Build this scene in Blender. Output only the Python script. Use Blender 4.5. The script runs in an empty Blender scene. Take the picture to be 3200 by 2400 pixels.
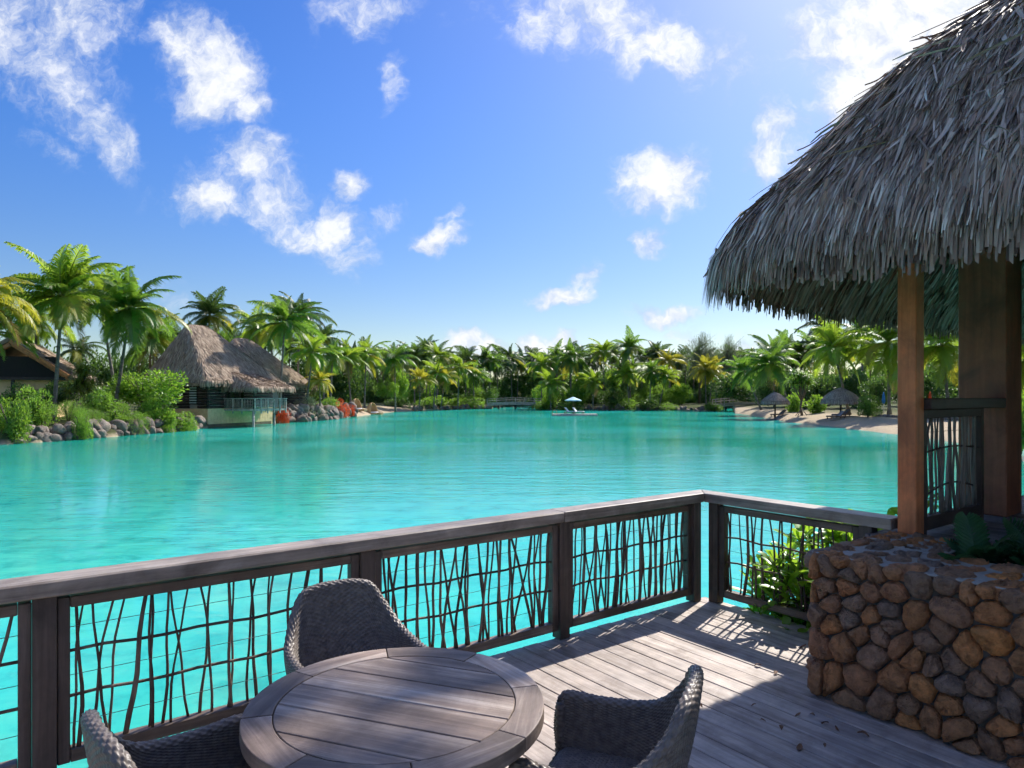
import bpy, math, random
import numpy as np
from mathutils import Vector, Matrix
import bmesh

R = math.radians
random.seed(7)
rng = np.random.default_rng(7)
scene = bpy.context.scene
col = scene.collection

# ------------------------------------------------------------------ camera, sky, sun, exposure
FP, CX, HZ = 2133.0, 1600.0, 1238.0        # focal length in photograph pixels, centre column, horizon row
EYE = 3.0                                  # metres above the water
cam = bpy.data.cameras.new('camera')
cam.lens = 24.0
cam.sensor_width = 36.0
cam.shift_y = (HZ - 1200.0) / 3200.0
cam.clip_end = 4000
cam_o = bpy.data.objects.new('camera', cam)
cam_o.location = (0, 0, EYE)
cam_o.rotation_euler = (R(90), 0, 0)
col.objects.link(cam_o)
scene.camera = cam_o

SUN_AZ, SUN_EL = R(35.3), R(45.0)          # azimuth to the right of the view axis (+Y)
sun = bpy.data.lights.new('sun', 'SUN')
sun.energy = 4.1
sun.angle = R(0.53)
sun.color = (1.0, 0.945, 0.86)
sun_o = bpy.data.objects.new('sun', sun)
sdir = Vector((math.sin(SUN_AZ) * math.cos(SUN_EL), math.cos(SUN_AZ) * math.cos(SUN_EL), math.sin(SUN_EL)))
sun_o.rotation_euler = sdir.to_track_quat('Z', 'Y').to_euler()
col.objects.link(sun_o)

world = bpy.data.worlds.new('World')
scene.world = world
world.use_nodes = True
world.cycles.sampling_method = 'MANUAL'
world.cycles.sample_map_resolution = 256


def build_sky():
    nt = world.node_tree
    nt.nodes.clear()
    N, L = nt.nodes.new, nt.links.new

    def math_n(op, a, b=None, clamp=False):
        n = N('ShaderNodeMath'); n.operation = op; n.use_clamp = clamp
        for k, s in enumerate((a, b)):
            if s is None: continue
            if isinstance(s, (int, float)): n.inputs[k].default_value = s
            else: L(s, n.inputs[k])
        return n.outputs[0]
    sky = N('ShaderNodeTexSky'); sky.sky_type = 'NISHITA'; sky.sun_disc = False
    sky.sun_elevation = SUN_EL; sky.sun_rotation = SUN_AZ
    sky.altitude = 0; sky.air_density = 1.0; sky.dust_density = 0.62; sky.ozone_density = 2.6
    hs = N('ShaderNodeHueSaturation'); hs.inputs['Saturation'].default_value = 1.40
    hs.inputs['Hue'].default_value = 0.516
    hs.inputs['Value'].default_value = 1.0
    L(sky.outputs[0], hs.inputs['Color'])
    tc = N('ShaderNodeTexCoord')
    sep = N('ShaderNodeSeparateXYZ'); L(tc.outputs['Generated'], sep.inputs[0])
    hv = N('ShaderNodeMapRange'); hv.interpolation_type = 'SMOOTHSTEP'      # clear trade-wind air: less white towards the horizon
    hv.inputs['From Min'].default_value = 0.0; hv.inputs['From Max'].default_value = .42; hv.inputs['To Min'].default_value = .70; hv.inputs['To Max'].default_value = 1.0
    L(sep.outputs[2], hv.inputs['Value']); L(hv.outputs[0], hs.inputs['Value'])
    yy = math_n('MAXIMUM', sep.outputs[1], 0.08)
    gx = math_n('DIVIDE', sep.outputs[0], yy)
    gy = math_n('DIVIDE', sep.outputs[2], yy)
    cb = N('ShaderNodeCombineXYZ'); L(gx, cb.inputs[0]); L(gy, cb.inputs[1])
    # ragged edges: bend the sky directions with noise before measuring the cloud masses

    def noise(scale, det, rough, src, dist=0.0):
        n = N('ShaderNodeTexNoise'); n.inputs['Scale'].default_value = scale
        n.inputs['Detail'].default_value = det; n.inputs['Roughness'].default_value = rough
        n.inputs['Distortion'].default_value = dist
        L(src, n.inputs['Vector']); return n
    n1 = noise(9.0, 4.0, 0.62, cb.outputs[0])
    sub = N('ShaderNodeVectorMath'); sub.operation = 'SUBTRACT'; L(n1.outputs['Color'], sub.inputs[0]); sub.inputs[1].default_value = (.5, .5, .5)
    scl = N('ShaderNodeVectorMath'); scl.operation = 'SCALE'; L(sub.outputs[0], scl.inputs[0]); scl.inputs['Scale'].default_value = 0.11
    add = N('ShaderNodeVectorMath'); add.operation = 'ADD'; L(cb.outputs[0], add.inputs[0]); L(scl.outputs[0], add.inputs[1])
    P = add.outputs[0]
    # cloud masses: centre, half sizes, tilt (degrees), weight
    clouds = CLOUDS
    dens = None
    for (x, y, rx, ry, rot, w) in clouds:
        m = N('ShaderNodeMapping'); m.vector_type = 'TEXTURE'
        m.inputs['Location'].default_value = ((x - 1106) / 1474.6, (855.7 - y) / 1474.6, 0)
        m.inputs['Rotation'].default_value = (0, 0, R(rot))
        m.inputs['Scale'].default_value = (rx / 1474.6, ry / 1474.6, 1)
        L(P, m.inputs['Vector'])
        ln = N('ShaderNodeVectorMath'); ln.operation = 'LENGTH'; L(m.outputs[0], ln.inputs[0])
        v = N('ShaderNodeMapRange'); v.interpolation_type = 'SMOOTHSTEP'
        v.inputs['From Min'].default_value = 1.55; v.inputs['From Max'].default_value = 0.1
        v.inputs['To Min'].default_value = 0; v.inputs['To Max'].default_value = w
        L(ln.outputs['Value'], v.inputs['Value'])
        dens = v.outputs[0] if dens is None else math_n('MAXIMUM', dens, v.outputs[0])
    # scattered cloud over the rest of the sky (behind and beside the view)
    gen = noise(3.2, 4.0, 0.6, tc.outputs['Generated'], 0.3)
    gm = N('ShaderNodeMapRange'); gm.inputs['From Min'].default_value = .44; gm.inputs['From Max'].default_value = .66
    L(gen.outputs['Fac'], gm.inputs['Value'])
    inview = N('ShaderNodeMapRange'); inview.interpolation_type = 'SMOOTHSTEP'
    inview.inputs['From Min'].default_value = .62; inview.inputs['From Max'].default_value = .45
    L(sep.outputs[1], inview.inputs['Value'])
    gg = math_n('MULTIPLY', gm.outputs[0], inview.outputs[0])
    dens = math_n('MAXIMUM', dens, gg)
    fine = noise(15.0, 6.0, 0.66, P)
    fo = math_n('SUBTRACT', fine.outputs['Fac'], 0.5)
    fo = math_n('MULTIPLY', fo, 1.9)
    d2 = math_n('ADD', dens, fo)
    mask = N('ShaderNodeMapRange'); mask.interpolation_type = 'SMOOTHSTEP'
    mask.inputs['From Min'].default_value = 0.12; mask.inputs['From Max'].default_value = 1.12
    L(d2, mask.inputs['Value'])
    gate = math_n('MULTIPLY', dens, 2.2, True)
    cov = math_n('MULTIPLY', mask.outputs[0], gate)
    # cloud brightness: bluish grey in the thin and under parts, white in the thick
    sh = noise(7.0, 3.0, 0.6, cb.outputs[0])
    ramp = N('ShaderNodeValToRGB')
    ramp.color_ramp.elements[0].position = .30; ramp.color_ramp.elements[0].color = (3.3, 3.9, 5.2, 1)
    ramp.color_ramp.elements[1].position = .78; ramp.color_ramp.elements[1].color = (6.1, 6.2, 6.4, 1)
    off = N('ShaderNodeVectorMath'); off.operation = 'ADD'; L(P, off.inputs[0]); off.inputs[1].default_value = (.012, .020, 0)
    fine2 = noise(15.0, 4.0, 0.6, off.outputs[0])                 # the side of each billow turned to the sun is brighter
    rel = math_n('MULTIPLY', math_n('SUBTRACT', fine.outputs['Fac'], fine2.outputs['Fac']), 1.1)
    cc = math_n('ADD', math_n('MULTIPLY', d2, 0.40), rel)
    cc = math_n('ADD', cc, math_n('MULTIPLY', sh.outputs['Fac'], .52))
    L(cc, ramp.inputs[0])
    mix = N('ShaderNodeMix'); mix.data_type = 'RGBA'
    L(math_n('MULTIPLY', cov, .96), mix.inputs['Factor'])
    L(hs.outputs[0], mix.inputs['A']); L(ramp.outputs[0], mix.inputs['B'])
    bg = N('ShaderNodeBackground'); bg.inputs['Strength'].default_value = 0.097
    L(mix.outputs['Result'], bg.inputs['Color'])
    out = N('ShaderNodeOutputWorld'); L(bg.outputs[0], out.inputs['Surface'])


CLOUDS = [
    (60, 60, 290, 115, 10, .74), (120, 165, 150, 110, -40, .70), (215, 285, 120, 66, -38, .72), (110, 320, 100, 40, -20, .48),
    (395, 85, 90, 75, -35, .85), (465, 165, 120, 95, -40, 1.02), (525, 215, 65, 52, 0, .85),
    (445, 415, 110, 70, 10, .76), (545, 350, 100, 78, -30, .92), (590, 435, 92, 76, 0, .78), (645, 500, 96, 60, -20, .74),
    (748, 385, 40, 50, 0, .98), (728, 485, 52, 72, 0, 1.02), (768, 565, 56, 60, -30, .74), (835, 465, 66, 32, 30, .58),
    (940, 512, 62, 36, 12, .95), (985, 458, 34, 20, 35, .70), (850, 160, 28, 66, 10, .56), (790, 25, 120, 58, 8, .62),
    (1290, 45, 270, 90, -6, .80), (1560, 130, 150, 90, 20, .46), (1420, 90, 130, 66, 0, 1.02),
    (1430, 385, 104, 76, -5, 1.06), (1400, 512, 44, 38, 20, .9),
    (1205, 645, 76, 32, 15, 1.0), (1250, 598, 44, 24, 40, .66), (1432, 680, 82, 28, 0, 1.1), (1470, 722, 66, 20, 0, .54),
    (1010, 742, 44, 26, 0, 1.15), (1050, 752, 56, 30, 0, 1.15), (1160, 752, 50, 26, 0, 1.1), (1220, 742, 44, 28, 0, 1.15),
    (1620, 750, 70, 26, 0, .66), (370, 640, 66, 30, -30, .42),
    (1970, 60, 240, 230, 0, 1.4), (1870, 220, 130, 110, 30, 1.2), (1690, 310, 85, 105, -30, .78), (1790, 60, 120, 85, 40, .76),
    (2260, 150, 350, 320, 0, 1.3),
]
build_sky()
vs = scene.view_settings
vs.view_transform = 'Standard'
vs.look = 'None'
vs.exposure = 0.80
vs.gamma = 1.0
vs.use_curve_mapping = False
scene.cycles.use_denoising = True
scene.cycles.use_adaptive_sampling = True
scene.cycles.adaptive_threshold = 0.03
scene.cycles.adaptive_min_samples = 12
scene.cycles.max_bounces = 6
scene.cycles.transparent_max_bounces = 8
scene.cycles.diffuse_bounces = 2
scene.cycles.glossy_bounces = 2
scene.cycles.transmission_bounces = 3
scene.cycles.sample_clamp_indirect = 4.0
scene.cycles.caustics_reflective = False
scene.cycles.caustics_refractive = False


# ------------------------------------------------------------------ helpers
def px(x, d):
    "world x of photograph column x at distance d"
    return (x - CX) / FP * d


def pz(y, d):
    "height of photograph row y at distance d"
    return EYE + (HZ - y) / FP * d


def setmat(me, mat):
    if mat is not None:
        me.materials.append(mat)


def mk(name, V, F, mat=None, smooth=False):
    me = bpy.data.meshes.new(name)
    V = np.asarray(V, dtype=np.float32).reshape(-1, 3)
    if isinstance(F, np.ndarray) and F.ndim == 2:
        n, k = F.shape
        me.vertices.add(len(V)); me.vertices.foreach_set('co', V.ravel())
        me.loops.add(n * k); me.loops.foreach_set('vertex_index', F.astype(np.int32).ravel())
        me.polygons.add(n)
        me.polygons.foreach_set('loop_start', np.arange(0, n * k, k, dtype=np.int32))
        me.polygons.foreach_set('loop_total', np.full(n, k, dtype=np.int32))
        me.update(calc_edges=True)
    else:
        me.from_pydata([tuple(v) for v in V.tolist()], [], [tuple(f) for f in F])
        me.update()
    setmat(me, mat)
    if smooth:
        me.polygons.foreach_set('use_smooth', [True] * len(me.polygons))
    return me


def ob(name, me, parent=None, loc=(0, 0, 0), rot=(0, 0, 0), scale=(1, 1, 1)):
    o = bpy.data.objects.new(name, me)
    col.objects.link(o)
    o.location = loc
    o.rotation_euler = rot
    o.scale = scale if hasattr(scale, '__len__') else (scale,) * 3
    if parent is not None:
        o.parent = parent
    return o


def tag(o, label=None, cat=None, group=None, kind=None):
    if label: o['label'] = label
    if cat: o['category'] = cat
    if group: o['group'] = group
    if kind: o['kind'] = kind
    return o


def thing(name, label, cat, loc=(0, 0, 0), rz=0.0, group=None):
    return tag(ob(name, None, None, loc, (0, 0, rz)), label, cat, group)


def copy_tree(o, parent=None):
    c = o.copy(); col.objects.link(c); c.parent = parent
    for ch in list(o.children):
        copy_tree(ch, c)
    return c


def box(x0, x1, y0, y1, z0, z1, mat=None, bev=0.004, name='box'):
    bm = bmesh.new()
    bmesh.ops.create_cube(bm, size=1.0)
    for v in bm.verts:
        v.co = Vector((x0 + (v.co.x + .5) * (x1 - x0), y0 + (v.co.y + .5) * (y1 - y0), z0 + (v.co.z + .5) * (z1 - z0)))
    if bev:
        bmesh.ops.bevel(bm, geom=bm.edges[:], offset=bev, segments=1, affect='EDGES')
    me = bpy.data.meshes.new(name); bm.to_mesh(me); bm.free()
    setmat(me, mat)
    return me


class MB:
    "collects simple solids into one mesh"
    def __init__(s): s.V = []; s.F = []
    def box(s, x0, x1, y0, y1, z0, z1):
        b = len(s.V)
        s.V += [(x0, y0, z0), (x1, y0, z0), (x1, y1, z0), (x0, y1, z0), (x0, y0, z1), (x1, y0, z1), (x1, y1, z1), (x0, y1, z1)]
        s.F += [tuple(b + i for i in f) for f in ((0, 3, 2, 1), (4, 5, 6, 7), (0, 1, 5, 4), (1, 2, 6, 5), (2, 3, 7, 6), (3, 0, 4, 7))]
        return s
    def tube(s, pts, rad, n=6):
        V, F = tube_arr(pts, rad, n)
        b = len(s.V); s.V += V; s.F += [tuple(b + i for i in f) for f in F]
        return s
    def poly(s, V, F):
        b = len(s.V); s.V += [tuple(v) for v in V]; s.F += [tuple(b + i for i in f) for f in F]
        return s
    def me(s, name, mat=None, smooth=False): return mk(name, s.V, s.F, mat, smooth)


def tube_arr(pts, rad, n=6):
    pts = [Vector(p) for p in pts]
    rads = rad if hasattr(rad, '__len__') else [rad] * len(pts)
    V, F = [], []
    for i, p in enumerate(pts):
        t = (pts[min(i + 1, len(pts) - 1)] - pts[max(i - 1, 0)]).normalized()
        a = t.cross(Vector((0, 0, 1)) if abs(t.z) < .9 else Vector((1, 0, 0))).normalized()
        b = t.cross(a)
        for k in range(n):
            th = 2 * math.pi * k / n
            q = p + (a * math.cos(th) + b * math.sin(th)) * rads[i]
            V.append(tuple(q))
    for i in range(len(pts) - 1):
        for k in range(n):
            F.append((i * n + k, (i + 1) * n + k, (i + 1) * n + (k + 1) % n, i * n + (k + 1) % n))
    F.append(tuple(range(n)))
    F.append(tuple((len(pts) - 1) * n + k for k in reversed(range(n))))
    return V, F


def tube(name, pts, rad, mat, n=6, smooth=True):
    V, F = tube_arr(pts, rad, n)
    return mk(name, V, F, mat, smooth)


# ------------------------------------------------------------------ materials
def newmat(name):
    m = bpy.data.materials.new(name); m.use_nodes = True
    nt = m.node_tree
    b = nt.nodes['Principled BSDF']
    return m, nt, b


def nnoise(nt, scale, detail=4, rough=.55, vec=None, dist=0.0):
    n = nt.nodes.new('ShaderNodeTexNoise')
    n.inputs['Scale'].default_value = scale; n.inputs['Detail'].default_value = detail
    n.inputs['Roughness'].default_value = rough; n.inputs['Distortion'].default_value = dist
    if vec is not None: nt.links.new(vec, n.inputs['Vector'])
    return n


def nramp(nt, fac, stops):
    r = nt.nodes.new('ShaderNodeValToRGB')
    e = r.color_ramp.elements
    while len(e) < len(stops): e.new(.5)
    for k, (p, c) in enumerate(stops):
        e[k].position = p; e[k].color = (*c, 1)
    nt.links.new(fac, r.inputs[0])
    return r.outputs[0]


def nmath(nt, op, a, b, clamp=False):
    n = nt.nodes.new('ShaderNodeMath'); n.operation = op; n.use_clamp = clamp
    for k, s in enumerate((a, b)):
        if isinstance(s, (int, float)): n.inputs[k].default_value = s
        else: nt.links.new(s, n.inputs[k])
    return n.outputs[0]


def nmix(nt, fac, a, b, mode='MIX'):
    n = nt.nodes.new('ShaderNodeMix'); n.data_type = 'RGBA'; n.blend_type = mode
    for key, s in (('Factor', fac), ('A', a), ('B', b)):
        if isinstance(s, (int, float)): n.inputs[key].default_value = s
        elif isinstance(s, tuple): n.inputs[key].default_value = (*s, 1)
        else: nt.links.new(s, n.inputs[key])
    return n.outputs['Result']


def nbump(nt, h, strength, dist, b):
    n = nt.nodes.new('ShaderNodeBump'); n.inputs['Strength'].default_value = strength; n.inputs['Distance'].default_value = dist
    nt.links.new(h, n.inputs['Height']); nt.links.new(n.outputs[0], b.inputs['Normal'])
    return n


def objcoord(nt, scale=(1, 1, 1), jitter=True):
    tc = nt.nodes.new('ShaderNodeTexCoord')
    m = nt.nodes.new('ShaderNodeMapping'); m.inputs['Scale'].default_value = scale
    nt.links.new(tc.outputs['Object'], m.inputs['Vector'])
    if jitter:
        oi = nt.nodes.new('ShaderNodeObjectInfo')
        mul = nt.nodes.new('ShaderNodeVectorMath'); mul.operation = 'SCALE'
        mul.inputs[0].default_value = (37, 53, 29)
        nt.links.new(oi.outputs['Random'], mul.inputs['Scale'])
        nt.links.new(mul.outputs[0], m.inputs['Location'])
        return m.outputs[0], oi.outputs['Random']
    return m.outputs[0], None


def wood(name, dark, mid, light, axis='x', rough=.75, grain=26, vary=.35, bump=.35):
    m, nt, b = newmat(name)
    s = [grain, grain, grain]; s['xyz'.index(axis)] = grain * .045
    v, rnd = objcoord(nt, tuple(s))
    n1 = nnoise(nt, 1.0, 7, .62, v, .4)
    s2 = [5, 5, 5]; s2['xyz'.index(axis)] = 1.3
    v2, _ = objcoord(nt, tuple(s2))
    n2 = nnoise(nt, 1.0, 5, .6, v2)
    n3 = nnoise(nt, 5.0, 3, .5, v)
    f = nmath(nt, 'ADD', nmath(nt, 'MULTIPLY', n1.outputs['Fac'], .55), nmath(nt, 'MULTIPLY', n2.outputs['Fac'], .45))
    c = nramp(nt, f, [(.34, dark), (.5, mid), (.66, light)])
    v3, _ = objcoord(nt, (3.2, 3.2, 3.2))
    n5 = nnoise(nt, 1.0, 6, .68, v3, .6)
    wm = nramp(nt, n5.outputs['Fac'], [(.30, (.62, .58, .55)), (.48, (1, 1, 1)), (.66, (1.35, 1.33, 1.30))])
    c = nmix(nt, 1.0, c, wm, 'MULTIPLY')
    k = nmath(nt, 'ADD', nmath(nt, 'MULTIPLY', rnd, vary), 1 - vary / 2)
    cm = nt.nodes.new('ShaderNodeCombineColor')
    for i in range(3): nt.links.new(k, cm.inputs[i])
    c = nmix(nt, 1.0, c, cm.outputs[0], 'MULTIPLY')
    nt.links.new(c, b.inputs['Base Color'])
    b.inputs['Roughness'].default_value = rough
    b.inputs['Specular IOR Level'].default_value = .5
    h = nmath(nt, 'ADD', n1.outputs['Fac'], nmath(nt, 'MULTIPLY', n3.outputs['Fac'], .3))
    nbump(nt, h, bump, .004, b)
    return m


def plain(name, c, rough=.7, var=.25, scale=8.0, bump=0.0, spec=.4, metal=0):
    m, nt, b = newmat(name)
    v, rnd = objcoord(nt)
    n = nnoise(nt, scale, 5, .6, v)
    lo = tuple(x * (1 - var) for x in c); hi = tuple(min(1, x * (1 + var)) for x in c)
    nt.links.new(nramp(nt, n.outputs['Fac'], [(.32, lo), (.68, hi)]), b.inputs['Base Color'])
    b.inputs['Roughness'].default_value = rough; b.inputs['Specular IOR Level'].default_value = spec
    b.inputs['Metallic'].default_value = metal
    if bump: nbump(nt, n.outputs['Fac'], bump, .02, b)
    return m


def leafmat(name, c1, c2, trans, tw=.42, rough=.42, spec=.5):
    "leaf blade: colour shifts from plant to plant and from clump to clump; light passes through"
    m, nt, b = newmat(name)
    v, rnd = objcoord(nt)
    n = nnoise(nt, 1.7, 3, .6, v)
    f = nmath(nt, 'ADD', nmath(nt, 'MULTIPLY', n.outputs['Fac'], .7), nmath(nt, 'MULTIPLY', rnd, .4))
    c = nramp(nt, f, [(.34, c1), (.78, c2)])
    nt.links.new(c, b.inputs['Base Color'])
    b.inputs['Roughness'].default_value = rough; b.inputs['Specular IOR Level'].default_value = spec
    t = nt.nodes.new('ShaderNodeBsdfTranslucent')
    tc = nmix(nt, .6, c, trans)
    nt.links.new(nmix(nt, 1.0, tc, (1.6, 1.6, 1.6), 'MULTIPLY'), t.inputs['Color'])
    mx = nt.nodes.new('ShaderNodeMixShader'); mx.inputs[0].default_value = tw
    out = nt.nodes['Material Output']
    nt.links.new(b.outputs[0], mx.inputs[1]); nt.links.new(t.outputs[0], mx.inputs[2])
    nt.links.new(mx.outputs[0], out.inputs['Surface'])
    return m


M = {}
M['deck'] = wood('deck_wood', (.21, .165, .138), (.38, .315, .272), (.56, .485, .43), 'y', .58, 30, .35)
M['rail_x'] = wood('rail_wood_x', (.075, .050, .036), (.135, .095, .070), (.27, .21, .165), 'x', .5, 30, .3)
M['rail_y'] = wood('rail_wood_y', (.065, .046, .036), (.12, .088, .070), (.25, .205, .172), 'y', .42, 30, .3)
M['rail_z'] = wood('rail_wood_z', (.045, .032, .025), (.078, .056, .045), (.13, .10, .083), 'z', .6, 30, .3)
M['table_x'] = wood('table_wood_x', (.10, .066, .048), (.225, .165, .128), (.47, .39, .325), 'x', .6, 24, .3)
M['table_y'] = wood('table_wood_y', (.10, .066, .048), (.225, .165, .128), (.47, .39, .325), 'y', .6, 24, .6)
M['cap'] = wood('sunlit_cap_rail', (.15, .115, .092), (.28, .23, .19), (.46, .40, .345), 'x', .45, 30, .3)  # weathered cap, with the strong sunlight on its top put into the colour
M['stick'] = wood('stick_bark', (.05, .032, .022), (.105, .07, .05), (.22, .16, .12), 'z', .8, 20, .6)
M['post'] = wood('stained_timber', (.32, .088, .028), (.48, .142, .048), (.60, .20, .074), 'z', .5, 22, .2)
M['column'] = wood('shaded_column_timber', (.13, .042, .022), (.20, .066, .033), (.27, .095, .05), 'z', .55, 22, .25)  # post timber darkened: shade under the roof is put into the colour
M['darkpost'] = wood('dark_timber', (.03, .017, .012), (.05, .028, .02), (.08, .045, .032), 'z', .6, 22, .25)
M['darkrail'] = wood('dark_timber_x', (.03, .018, .014), (.045, .028, .022), (.07, .045, .036), 'x', .6, 22, .25)
M['floor_y'] = wood('pavilion_floor', (.12, .09, .085), (.19, .15, .14), (.25, .2, .19), 'y', .7, 26, .4)
M['wire'] = plain('steel_wire', (.16, .16, .16), .7, .1)
M['wicker'] = plain('wicker', (.15, .124, .106), .42, .35, 40)
M['mortar'] = plain('mortar', (.12, .10, .082), .9, .3, 9, .5)
M['mortar_top'] = plain('mortar_top', (.40, .36, .31), .9, .2, 9, .5)
M['beige'] = plain('beige_render', (.84, .62, .34), .8, .12, 3)
M['log'] = wood('dark_log', (.018, .013, .010), (.03, .022, .017), (.05, .038, .03), 'x', .6, 18, .3)
M['chink'] = plain('pale_chinking', (.42, .38, .33), .8, .1)
M['greywood'] = wood('grey_jetty_wood', (.27, .225, .19), (.44, .385, .335), (.58, .52, .46), 'x', .8, 14, .3)
M['bargeboard'] = wood('orange_timber', (.34, .12, .035), (.50, .19, .06), (.62, .27, .10), 'x', .6, 14, .3)
M['darkroom'] = plain('dark_interior', (.02, .018, .015), .8, .2)
M['trunk'] = wood('palm_trunk', (.10, .082, .065), (.17, .145, .12), (.26, .23, .195), 'x', .85, 8, .4, .5)
M['branch'] = plain('branch_bark', (.12, .095, .07), .85, .3, 6)
M['cushion'] = plain('white_cushion', (.80, .80, .82), .8, .05)
M['umbrella'] = plain('pale_blue_canvas', (.45, .66, .74), .8, .08)
M['bluecanvas'] = plain('blue_canvas', (.03, .18, .55), .8, .1)
M['redcanvas'] = plain('red_canvas', (.70, .07, .02), .8, .1)
M['plastic'] = plain('beige_float', (.52, .48, .40), .6, .12)
M['rattan'] = plain('rattan_shell', (.52, .33, .16), .7, .2, 20)
M['teak'] = wood('teak', (.12, .055, .03), (.2, .1, .055), (.28, .15, .085), 'x', .7, 18, .3)
M['greyslat'] = wood('grey_slat', (.10, .095, .10), (.16, .15, .155), (.24, .225, .23), 'x', .7, 18, .3)
M['deadleaf'] = plain('dead_leaf', (.16, .075, .035), .7, .4, 30)
M['soil'] = plain('soil', (.05, .038, .028), .95, .3, 12, .4)

M['frond_deep'] = leafmat('frond_deep', (0.0435, 0.104, 0.0203), (0.109, 0.196, 0.0319), (0.29, 0.493, 0.0435), .40)
M['frond_mid'] = leafmat('frond_mid', (.070, .140, .020), (.165, .245, .032), (.46, .62, .045), .46)
M['frond_old'] = leafmat('frond_old', (0.0798, 0.167, 0.0261), (0.189, 0.29, 0.0406), (0.493, 0.667, 0.0508), .45)
M['frond_yellow'] = leafmat('frond_yellow', (.15, .19, .025), (.30, .29, .04), (.55, .50, .04), .45)
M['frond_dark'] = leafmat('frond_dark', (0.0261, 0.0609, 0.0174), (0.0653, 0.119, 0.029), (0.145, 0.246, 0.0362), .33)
M['frond_dead'] = leafmat('frond_dead', (.16, .105, .05), (.27, .19, .095), (.36, .24, .09), .3, .7, .2)
M['rachis'] = plain('frond_midrib', (.24, .26, .06), .5, .2)
M['leaf_bright'] = leafmat('leaf_bright', (.050, .125, .016), (.15, .28, .032), (.36, .58, .045), .36)
M['leaf_mid'] = leafmat('leaf_mid', (0.0508, 0.123, 0.0203), (0.145, 0.275, 0.0362), (0.348, 0.58, 0.058), .36)
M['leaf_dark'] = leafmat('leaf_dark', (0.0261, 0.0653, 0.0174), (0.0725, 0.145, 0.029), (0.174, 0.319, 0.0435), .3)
M['leaf_grey'] = leafmat('leaf_grey', (.06, .085, .055), (.12, .15, .09), (.20, .25, .12), .3, .6)
M['leaf_pale'] = leafmat('leaf_pale', (.22, .26, .12), (.42, .42, .26), (.5, .5, .3), .3, .6)
M['leaf_red'] = leafmat('leaf_red', (.40, .045, .012), (.72, .12, .02), (.80, .12, .02), .35, .6)
M['fern'] = leafmat('fern_leaf', (.012, .045, .018), (.035, .10, .035), (.08, .22, .05), .3)
M['naupaka'] = leafmat('naupaka_leaf', (.06, .15, .015), (.17, .31, .03), (.40, .62, .04), .42, .35)


def thatch_mat(name, stops, scale, rough=.8):
    "dry leaf strips: colour varies from strip to strip through the mesh attribute 'tone'"
    m, nt, b = newmat(name)
    at = nt.nodes.new('ShaderNodeAttribute'); at.attribute_name = 'tone'
    tc = nt.nodes.new('ShaderNodeTexCoord')
    n = nnoise(nt, scale, 4, .6, tc.outputs['Object'])
    oi = nt.nodes.new('ShaderNodeObjectInfo')
    f = nmath(nt, 'ADD', nmath(nt, 'MULTIPLY', at.outputs['Fac'], .72), nmath(nt, 'MULTIPLY', n.outputs['Fac'], .28))
    nt.links.new(nramp(nt, f, stops), b.inputs['Base Color'])
    b.inputs['Roughness'].default_value = rough; b.inputs['Specular IOR Level'].default_value = .3
    return m


M['thatch_near'] = thatch_mat('thatch_near', [(.08, (.05, .03, .02)), (.26, (.17, .108, .073)), (.40, (.34, .26, .21)), (.52, (.36, .23, .15)), (.66, (.50, .40, .325)), (.90, (.80, .68, .57))], 3.0, .55)
M['thatch_far'] = thatch_mat('thatch_far', [(.15, (.18, .12, .082)), (.45, (.36, .262, .185)), (.8, (.58, .45, .33))], 1.0)
M['thatch_lining'] = plain('thatch_lining', (.11, .055, .034), .9, .3, 6)  # darkened for the shade under the roof, reddened against the turquoise light
M['thatch_beach'] = thatch_mat('thatch_beach', [(.15, (.16, .115, .09)), (.45, (.28, .215, .175)), (.8, (.44, .355, .29))], 1.0)


def stone_mat(name, stops, scale=14):
    m, nt, b = newmat(name)
    v, rnd = objcoord(nt)
    n = nnoise(nt, scale, 7, .68, v)
    n2 = nnoise(nt, scale * .35, 3, .55, v)
    n3 = nnoise(nt, scale * 5, 3, .6, v)
    base = nramp(nt, rnd, stops)
    c = nmix(nt, 1.0, base, nramp(nt, n.outputs['Fac'], [(.3, (.5, .46, .44)), (.5, (1, .98, .95)), (.72, (1.5, 1.42, 1.3))]), 'MULTIPLY')
    c = nmix(nt, nmath(nt, 'MULTIPLY', nmath(nt, 'SUBTRACT', n2.outputs['Fac'], .5, True), 1.6, True), c, (.30, .16, .07))
    nt.links.new(c, b.inputs['Base Color'])
    b.inputs['Roughness'].default_value = .78; b.inputs['Specular IOR Level'].default_value = .35
    h = nmath(nt, 'ADD', n.outputs['Fac'], nmath(nt, 'MULTIPLY', n3.outputs['Fac'], .35))
    nbump(nt, h, 1.0, .055, b)
    return m


M['stone'] = stone_mat('field_stone', [(0, (.32, .18, .105)), (.14, (.54, .235, .095)), (.26, (.25, .18, .135)), (.40, (.60, .26, .10)), (.52, (.31, .185, .115)), (.64, (.48, .22, .11)), (.78, (.74, .30, .09)), (.86, (.27, .20, .16)), (.95, (.42, .23, .13))])
M['boulder'] = stone_mat('shore_boulder', [(0, (.15, .125, .108)), (.5, (.25, .215, .19)), (1, (.11, .09, .08))], 2.2)


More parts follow.
